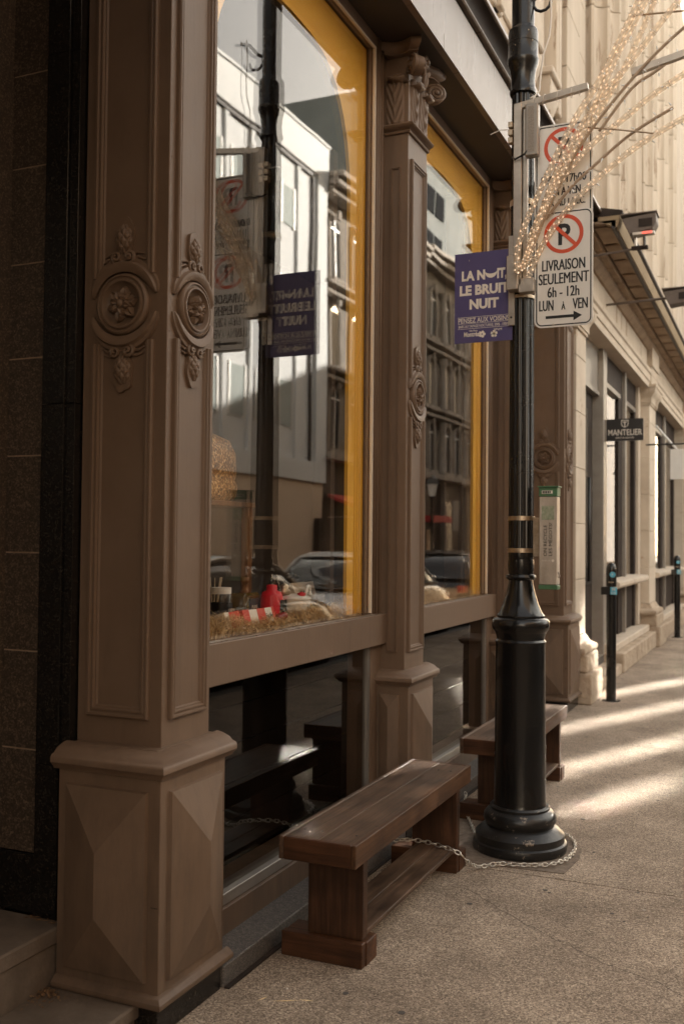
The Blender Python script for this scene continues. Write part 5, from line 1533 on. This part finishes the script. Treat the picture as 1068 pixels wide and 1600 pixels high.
# window surround with console bracket
for (ya_, yb_) in ((7.7, 10.18), (20.2, 22.4), (2.2, 4.7)):
    ym_ = (ya_+yb_)/2
    wdn = box('window_surround', -2.3, -2.10, ya_, ya_+0.26, 5.9, 11.5, STONE2, ub, bevel=0.01)
    box('surround_step', -2.3, -2.06, ya_+0.06, ya_+0.18, 5.9, 11.5, STONE2, wdn, bevel=0.01)
    box('window_surround', -2.3, -2.10, yb_-0.26, yb_, 5.9, 11.5, STONE2, ub, bevel=0.01)
    box('surround_step', -2.3, -2.05, yb_-0.18, yb_-0.06, 5.9, 11.5, STONE2, wdn, bevel=0.01)
    box('surround_step', -2.3, -2.03, yb_-0.40, yb_-0.30, 5.9, 11.5, STONE2, wdn, bevel=0.01)
    box('panel', -2.3, -2.15, ya_+0.27, yb_-0.42, 5.9, 8.8, STONED if False else STONE, ub, bevel=0.01)
    box('window_glass', -2.248, -2.24, ya_+0.27, yb_-0.42, 8.9, 11.4, DARKPANE, ub)
    # console brackets under the panel
    Mx = Matrix(((1, 0, 0, 0), (0, 0, 1, 0), (0, 1, 0, 0), (0, 0, 0, 1)))
    cpr = [(-2.25, 5.42)] + [(-2.16+0.10*sin(a)*0.7, 5.42+0.10*(1-cos(a))) for a in [pi*i/8 for i in range(1, 5)]] + [(-2.02, 5.62), (-1.97, 5.74), (-1.955, 5.86), (-1.97, 5.93), (-2.25, 5.93)]
    for q in (ym_-0.55, ym_+0.22):
        cb = MB().prism(cpr, q, q+0.34, Mx).obj('console', STONE, ub, smooth=35)
        box('console_cap', -2.25, -1.93, q-0.04, q+0.38, 5.932, 6.0, STONE, cb, bevel=0.012)
        box('console_leaf', -2.2, -2.0, q+0.12, q+0.22, 5.40, 5.70, STONED, cb, bevel=0.03)
    box('lintel', -2.25, -2.12, ya_-0.05, yb_+0.05, 6.001, 6.09, STONE2, ub, bevel=0.012)
xz_prism('string_course', [(-2.25, 4.92), (-2.08, 4.92), (-2.05, 4.97), (-2.05, 5.03), (-2.12, 5.08), (-2.25, 5.10)], UY0, 11.55, STONED, ub, 30)
sprism('ledge_cover', [(-2.25, 4.861), (-1.99, 4.861), (-1.99, 4.90), (-2.25, 4.919)], UY0, 11.5, STONED)
# block behind everything on our side
ob = thing('rear_block', 'plain masonry mass of the shop building and the roof behind', 'building', (-8, 5, 0))
box('wall', -16, -4.65, -14, 34, 0, 14.6, STONED, ob)
box('wall', -4.64, -2.45, -14, 2.77, 0, 14.6, GRAN, ob)
db = thing('sun_cut_building', 'unseen stone building down our side, roofline shaped to cut the sun', 'building', (-8, 48, 0))
MB().prism([(34.5, 0), (61.5, 0), (61.5, 15.25), (53.2, 15.25), (47.5, 11.2), (34.5, 11.2)], -16, -2.05, Matrix(((0, 0, 1, 0), (1, 0, 0, 0), (0, 1, 0, 0), (0, 0, 0, 1)))).obj('wall', STONE, db)  # roofline shaped to cast the diagonal shadow opposite and hide sky glints
db2 = thing('shade_tower', 'added unseen tower shading the ornate house across the street', 'building', (-8, 75, 0))
box('wall', -4.4, -2.05, 66.5, 105, 0, 22, STONE, db2)  # added out of view to keep sun off the ornate house

cn = thing('shade_canopy', 'added unseen canopy and block shading the left faces of the pilasters', 'canopy', (-1.6, -1, 4.5))
box('slab', -2.45, -0.55, -6.5, 1.9, 3.7, 4.0, DARKPAINT, cn)  # unseen slab added to keep sky light off the pilasters' left faces
box('pier', -2.45, -0.75, -6.5, -1.1, 0.0, 3.698, GRAN, cn)  # unseen block added to darken those left faces further
eb = thing('sky_block_building', 'added unseen building blocking sky light from behind the camera', 'building', (5, -24, 0))
box('wall', -10, 20, -40, -30, 0, 10, STONE, eb)  # added behind the camera to cut sky light on camera-facing sides

# ================================================================== PROJECTING LAMPS AND SIGNS
def floodlamp(x0, x1, yc, z0, label, lit):
    t = thing('flood_light', label, 'flood light', (x0, yc, z0), 'brown metal flood lights above the cornice')
    w = x1-x0
    # housing: wedge box
    Mx = Matrix(((1, 0, 0, 0), (0, 0, -1, yc), (0, 1, 0, 0), (0, 0, 0, 1)))
    MB().prism([(x0, z0+0.27), (x1, z0+0.30), (x1+0.005, z0+0.22), (x1-0.03, z0+0.15), (x0+0.07, z0+0.12)], -0.10, 0.10, Mx).obj('housing', FLOODM, t, bevel=0.004)
    box('hood', x0-0.012, x1+0.012, yc-0.112, yc+0.112, z0+0.302, z0+0.312, FLOODM, t)
    box('side_plate', x0+w*0.5, x1-0.03, yc-0.108, yc-0.101, z0+0.175, z0+0.25, DARKPAINT, t)
    if lit:
        box('lamp_bar', x0+0.10, x1-0.01, yc-0.12, yc-0.05, z0+0.095, z0+0.125, STEEL, t, bevel=0.004)
        box('led_window', x0+0.19, x1-0.03, yc-0.124, yc-0.1205, z0+0.10, z0+0.12, REDLED, t)
        box('yoke', x0+0.11, x0+0.125, yc-0.05, yc+0.05, z0+0.02, z0+0.11, STEEL, t)
        box('yoke', x0+0.19, x0+0.205, yc-0.05, yc+0.05, z0+0.0, z0+0.11, DARKPAINT, t)
        box('bracket', x0+0.08, x0+0.23, yc-0.03, yc+0.03, z0-0.01, z0+0.019, DARKPAINT, t, bevel=0.003)
        MB().tube([(-1.75, yc, z0-0.035), (x0+0.20, yc, z0+0.005)], 0.011, 8).obj('arm', FLOODM, t)
    else:
        MB().tube([(-1.9, yc, z0+0.2), (x0+0.05, yc, z0+0.22)], 0.014, 8).obj('arm', FLOODM, t)
    return t
floodlamp(-1.375, -1.065, 9.7, 4.35, 'flood light with red glowing strip on an arm beside the cornice', True)
floodlamp(-1.20, -0.86, 11.6, 4.08, 'brown flood light cut off at the right edge of the picture', False)

t = thing('shop_sign', 'black projecting shop sign reading MANTELIER with a shield emblem', 'sign', (-1.9, 12.2, 2.78))
SX0, SX1, SY, SZ0, SZ1 = -1.905, -1.48, 12.1, 2.76, 3.02
box('panel', SX0, SX1, SY, SY+0.04, SZ0, SZ1, rough_mat('sign_panel_black', (0.012, 0.010, 0.010), (0.018, 0.015, 0.014), 8, 0.4, 0), t)
box('mount', SX0-0.06, SX0-0.001, SY+0.002, SY+0.038, SZ0-0.01, SZ1-0.0, ALU, t)
xm_ = (SX0+SX1)/2
sign_text('MANTELIER', 0.10, face_y(xm_, SY-0.001, SZ0+0.065), PRINTW, t, offset=0.0006, fit=0.39)
sign_text('ESPACE DE CRÉATION', 0.026, face_y(xm_, SY-0.001, SZ0+0.025), PRINTW, t, fit=0.21)
mb = MB()
sh = [(-.042, .045), (.042, .045), (.042, -.005), (.03, -.03), (0, -.045), (-.03, -.03), (-.042, -.005)]
n = len(sh)
mb.add([(a, b, 0) for a, b in sh]+[(a*.82, b*.82, 0) for a, b in sh], [(k, (k+1) % n, n+(k+1) % n, n+k) for k in range(n)], face_y(xm_, SY-0.001, SZ1-0.06))
mb.add([(-.022, .014, 0), (.022, .014, 0), (.022, .024, 0), (-.022, .024, 0), (-.005, -.028, 0), (.005, -.028, 0), (.005, .014, 0), (-.005, .014, 0)], [(0, 1, 2, 3), (4, 5, 6, 7)], face_y(xm_, SY-0.001, SZ1-0.06))
mb.obj('emblem', PRINTW, t, fix=False)
t = thing('white_sign', 'blank looking white panel sign hanging at the right edge', 'sign', (-1.5, 15, 2.6))
box('panel', -1.46, -1.0, 15.0, 15.03, 2.47, 2.905, SIGNW, t)
MB().tube([(-1.80, 15.02, 2.98), (-1.0, 15.02, 2.98)], 0.012, 8).obj('rod', SIGNBLACK, t)
MB().tube([(-1.44, 15.02, 2.90), (-1.44, 15.02, 2.98)], 0.004, 6).obj('hanger', SIGNBLACK, t)
MB().tube([(-1.02, 15.02, 2.90), (-1.02, 15.02, 2.98)], 0.004, 6).obj('hanger', SIGNBLACK, t)

# ================================================================== ACROSS THE STREET (seen mirrored in the shop glass)
FX = 9.0
wb = thing('white_building', 'white panelled building across the street with small frosted windows, mirrored in the glass', 'building', (FX, 20, 0))
box('wall', FX+0.1, FX+10, 4.0, 27.9, 3.4, 12.70, WHITEB, wb)
box('ground_wall', FX+0.1, FX+10, 4.0, 27.9, 0.0, 3.398, BEIGEB, wb)
box('parapet', FX-0.02, FX+10, 3.9, 27.92, 12.702, 13.78, WHITEB, wb, bevel=0.02)
box('coping', FX-0.06, FX+10, 3.86, 27.94, 13.782, 13.86, WHITEB, wb)
box('band', FX, FX+0.099, 4.0, 27.9, 3.3, 3.9, WHITEB, wb)
box('edge_panel', FX, FX+0.099, 27.2, 27.9, 3.902, 12.70, WHITEB, wb)
for a in (12.48, 26.85):
    box('shadow_joint', FX+0.02, FX+0.0995, a, a+0.06, 3.902, 12.55, DARKPAINT, wb)
box('shadow_joint', FX+0.02, FX+0.0995, 4.0, 26.8, 12.56, 12.66, DARKPAINT, wb)
y = 5.35
while y < 26.7:
    box('fin', FX+0.035, FX+0.099, y-0.09, y+0.09, 3.902, 12.54, WHITEB, wb)
    for (a, b) in ((4.8, 6.1), (7.75, 9.05), (10.6, 11.7)):
        if y+1.3 > 26.9: continue
        w = box('window', FX+0.07, FX+0.0985, y+0.30, y+1.06, a, b, WINPANE, wb)
        box('frame', FX+0.05, FX+0.0995, y+0.24, y+0.30, a-0.05, b+0.05, WHITEP, w)
        box('frame', FX+0.05, FX+0.0995, y+1.06, y+1.12, a-0.05, b+0.05, WHITEP, w)
    y += 1.37
for (a, b) in ((5, 8), (9.5, 13), (14.5, 17.5), (19.2, 20.2)):
    w = box('shop_opening', FX+0.05, FX+0.0995, a, b, 0.3, 2.9, DARKPANE, wb)
box('dark_box', FX-0.1, FX+0.099, 27.3, 27.7, 1.2, 2.2, DARKPAINT, wb)

def stone_house(label, y0, y1, H, cols, sun_rows, name='stone_building'):
    t = thing(name, label, 'building', (FX, y0, 0), 'ornate grey stone houses across the street')
    box('wall', FX+0.28, FX+9, y0, y1, 4.3, H, GREYST, t)
    box('shopfront', FX+0.2, FX+9, y0, y1, 0.0, 4.298, DARKPAINT, t)
    for z0, z1, ex in ((4.05, 4.28, 0.28), (6.62, 6.74, 0.12), (6.90, 7.0, 0.16), (9.32, 9.45, 0.12), (9.62, 9.75, 0.18), (H-0.55, H-0.35, 0.25), (H-0.32, H-0.1, 0.45), (H-0.08, H+0.1, 0.6)):
        box('cornice', FX+0.10-ex, FX+0.279, y0, y1, z0, z1, GREYST2, t, bevel=0.02)
    rows = ((4.45, 6.40, FARPANE), (7.12, 9.10, MIRPANE), (9.95, 11.9, MATTEPANE))
    for yc in cols:
        for z0, z1, gm in rows:
            w_ = 0.33 if H < 13.1 else 0.36
            sd_ = 0.045 if H < 13.1 else 0.12
            # arched surround: jamb colonnettes and arch
            K = 10
            arch = [(w_*cos(pi*i/K), z1-w_+w_*sin(pi*i/K)) for i in range(K+1)]
            pts = [(-w_, z0)] + [(a, b) for a, b in reversed(arch)] + [(w_, z0)]
            Mx = face_nx(FX+0.278, yc, 0)
            pn = MB().prism(pts, 0, 0.022, Mx).obj('window', gm, t)
            path = [Vector((w_+0.01, z0, 0))]+[Vector(((w_+0.01)*cos(pi*i/K), z1-w_+(w_+0.01)*sin(pi*i/K), 0)) for i in range(K+1)]+[Vector((-w_-0.01, z0, 0))]
            MB().sweep(path, [(0, 0), (0, sd_), (-0.12, sd_+0.02), (-0.14, 0.0)], (0, 0, 1), M=Mx).obj('arch_surround', GREYST2, pn)
            mb = MB()
            mb.box(-0.022, 0.022, z0, z1-0.01, 0.023, 0.05, Mx); mb.box(-w_+0.005, -0.0225, z1-w_-0.02, z1-w_+0.04, 0.023, 0.052, Mx); mb.box(0.0225, w_-0.005, z1-w_-0.02, z1-w_+0.04, 0.023, 0.052, Mx)
            if gm is not MIRPANE: mb.obj('sash_bar', WHITEP, pn)
            box('sill', FX+0.04, FX+0.277, yc-0.5, yc+0.5, z0-0.12, z0-0.01, GREYST2, pn)
            mb = MB(); mb.box(-0.09, 0.09, z1-0.02, z1+0.26, 0.12, 0.22, Mx); mb.obj('keystone', GREYST2, pn)
    return t
ha = stone_house('narrow grey stone house whose arched windows mirror sunlight onto the sidewalk', 27.95, 36.95, 13.0, (29.05, 30.7, 32.85, 34.85, 36.3), True)
def columns_of(t, ys):
    for yc in ys:
        for z0, z1 in ((4.35, 6.5), (7.05, 9.2), (9.8, 12.0)):
            MB().lathe([(0.17, z0), (0.17, z0+0.12), (0.12, z0+0.2), (0.105, z1-0.35), (0.13, z1-0.3), (0.18, z1-0.05), (0.2, z1)], 12, (FX+0.10, yc)).obj('column', GREYST2, t, smooth=40)
hb = stone_house('ornate grey stone house with paired arched windows and columns, mirrored in the second window', 37.0, 62.0, 13.2, [36.6+3.2*k+d for k in range(8) for d in (0.95, 2.17) if 36.6+3.2*k+d < 61.6], True)
columns_of(hb, [37.12]+[36.6+3.2*k for k in range(1, 8)])
# shopfront of the second house
box('awning', FX-0.5, FX+0.19, 37.2, 39.2, 2.30, 2.55, REDAWN, hb)
box('door', FX+0.15, FX+0.199, 40.3, 41.2, 0.1, 3.2, SIGNBLACK, hb)
for k in range(7):
    box('shop_post', FX+0.05, FX+0.199, 36.8+k*3.2, 37.0+k*3.2, 0.0, 4.0, GREYST, hb)
box('poster', FX+0.16, FX+0.199, 38.1, 38.9, 0.9, 2.0, rough_mat('poster_print', (0.25, 0.10, 0.04), (0.55, 0.42, 0.28), 6, 0.6, 0), hb)
box('shop_panel', FX+0.16, FX+0.199, 41.4, 42.4, 2.0, 3.3, GREYST2, hb)
pk = thing('pink_awning', 'pale red awning over the pavement across the street', 'awning', (FX, 29, 0))
MB().prism([(FX-1.4, 2.25), (FX+0.15, 2.9), (FX+0.15, 3.0), (FX-1.4, 2.4)], 28.4, 31.0, Matrix(((1, 0, 0, 0), (0, 0, 1, 0), (0, 1, 0, 0), (0, 0, 0, 1)))).obj('canopy', REDAWN, pk)
MB().tube([(FX-1.38, 28.5, 2.3), (FX+0.15, 28.5, 2.25)], 0.02, 6).obj('arm', STEEL, pk)

tb = thing('tall_concrete_building', 'pale concrete office block with ribbon windows rising behind the stone house', 'building', (17, 60, 0))
box('wall', 17.2, 32, 51, 76, 0, 27, TALLB, tb)
for z0 in (14.6, 17.6, 20.5, 23.4):
    for k in range(10):
        y0 = 51.6+k*1.9
        if y0+1.8 > 66.5: break
        box('window', 17.15, 17.199, y0, y0+1.55, z0, z0+1.6, FARPANE, tb)
fb_ = thing('far_side_building', 'plain brown building farther up the far side of the street', 'building', (12, -10, 0))
box('wall', FX+0.1, 20, -14, 3.8, 0, 13, STONED, fb_)
fb2 = thing('far_side_building', 'long stone block at the far end of the far side', 'building', (12, 80, 0))
box('wall', FX+0.1, 20, 62.1, 110, 0, 15, GREYST, fb2)

# street lamp opposite
sl = thing('lantern_post', 'black lantern post on the far pavement mirrored in the second window', 'street lamp', (7.2, 33.0, 0))
MB().lathe([(0.16, 0), (0.14, 0.5), (0.06, 0.8), (0.045, 3.0), (0.09, 3.1)], 16, (7.2, 33.0)).obj('post', BLACK, sl, 40)
MB().lathe([(0.10, 3.101), (0.19, 3.5), (0.20, 3.52)], 6, (7.2, 33.0)).obj('lantern', SIGNW, sl)
MB().lathe([(0.26, 3.521), (0.16, 3.72), (0.05, 3.80), (0.0, 3.86)], 6, (7.2, 33.0)).obj('lantern_roof', BLACK, sl)

# ================================================================== PARKED CARS
def car(label, x, y0, L, paint, flip=False):
    t = thing('parked_car', label, 'car', (x, y0, -0.12), 'cars parked along the near kerb')
    g = -0.12
    # stations: (t along length, belt half width, belt z, bottom z)
    def ring(yy, hw, zt, zb):
        pts = []
        for (a, b) in ((-1, .0), (-1.0, .35), (-1.02, .6), (-0.97, .88), (-0.86, 1.0), (-.3, 1.03), (.3, 1.03), (.86, 1.0), (.97, .88), (1.02, .6), (1.0, .35), (1, .0), (.7, -.03), (-.7, -.03)):
            pts.append((x+a*hw, yy, g+zb+(zt-zb)*b))
        return pts
    st_ = [(0.0, .62, .62, .36), (.012, .74, .74, .26), (.05, .84, .86, .20), (.14, .89, .93, .18), (.3, .91, .95, .18), (.5, .92, .95, .18), (.66, .91, .94, .18), (.78, .90, .91, .18), (.90, .86, .82, .18), (.97, .78, .70, .24), (1.0, .62, .55, .34)]
    MB().rings([ring(y0+a*L, hw, zt, zb) for a, hw, zt, zb in st_]).obj('body', paint, t, smooth=50)
    def cring(yy, hw, hw2, zt, zb=0.93):
        return [(x-hw, yy, g+zb), (x-hw*.97, yy, g+zb+(zt-zb)*.4), (x-hw2, yy, g+zt-.02), (x-hw2*.85, yy, g+zt), (x+hw2*.85, yy, g+zt), (x+hw2, yy, g+zt-.02), (x+hw*.97, yy, g+zb+(zt-zb)*.4), (x+hw, yy, g+zb)]
    cs = [(.05, .80, .78, .96), (.10, .82, .68, 1.22), (.17, .84, .66, 1.38), (.30, .85, .65, 1.45), (.48, .85, .65, 1.45), (.60, .85, .66, 1.36), (.70, .83, .70, 1.14), (.775, .80, .79, .94)]
    cabin = MB().rings([cring(y0+a*L, hw, hw2, zt) for a, hw, hw2, zt in cs]).obj('windows', CARG, t, smooth=50)
    # roof skin and pillars
    rf = MB()
    rf.rings([[(x-hw2*1.0, y0+a*L, g+zt-.03), (x-hw2*.86, y0+a*L, g+zt+.012), (x, y0+a*L, g+zt+.03), (x+hw2*.86, y0+a*L, g+zt+.012), (x+hw2*1.0, y0+a*L, g+zt-.03)] for a, hw, hw2, zt in cs[2:6]], False, False)
    rf.obj('roof', paint, t, smooth=True)
    for sgn in (-1, 1):
        line = [(x+sgn*(hw2+.012), y0+a*L, g+zt-.015) for a, hw, hw2, zt in cs]
        MB().tube(line, 0.028, 6).obj('roof_rail', LEDGEL if paint is CARW else STEEL, t, True)
        a = .37*L+y0
        MB().tube([(x+sgn*.86, a, g+.94), (x+sgn*.67, a+.02, g+1.43)], 0.03, 6).obj('pillar', CARD, t, True)
        box('mirror', x+sgn*0.90-.06, x+sgn*.90+.10*(sgn > 0)+.0, y0+.64*L-.05, y0+.64*L+.08, g+.95, g+1.08, paint, t, bevel=.02)
    for yy in (y0+.17*L, y0+.80*L):
        for sgn in (-1, 1):
            Mx = Matrix.Translation((x+sgn*.80, yy, g+.32)) @ Matrix.Rotation(sgn*pi/2, 4, 'Y')
            w = MB().lathe([(.20, -.10), (.31, -.10), (.325, -.08), (.325, .08), (.31, .105), (.21, .11)], 28, M=Mx, cap=False).obj('wheel', RUBBER, t, smooth=40)
            rm = MB().lathe([(.21, .09), (.19, .07), (.06, .085), (0, .09)], 28, M=Mx, cap=False)
            rm.obj('rim', RIM, w, smooth=40)
    for sgn in (-1, 1):
        box('tail_lamp', x+sgn*.70-.09, x+sgn*.70+.09, y0-.005, y0+.05, g+.66, g+.80, SIGNRED, t, bevel=.01)
        box('head_lamp', x+sgn*.66-.10, x+sgn*.66+.10, y0+L-.13, y0+L-.01, g+.58, g+.68, CLEARGLASS, t)
    return t
car('dark sedan parked at the kerb behind the photographer, mirrored in the glass', 2.45, 8.2, 4.4, CARD)
car('silver hatchback parked ahead of the dark sedan, mirrored in the near window', 2.45, 13.4, 4.3, CARW)
car('dark blue hatchback parked third along the kerb, mirrored in the second window', 2.45, 18.6, 4.3, CARD)
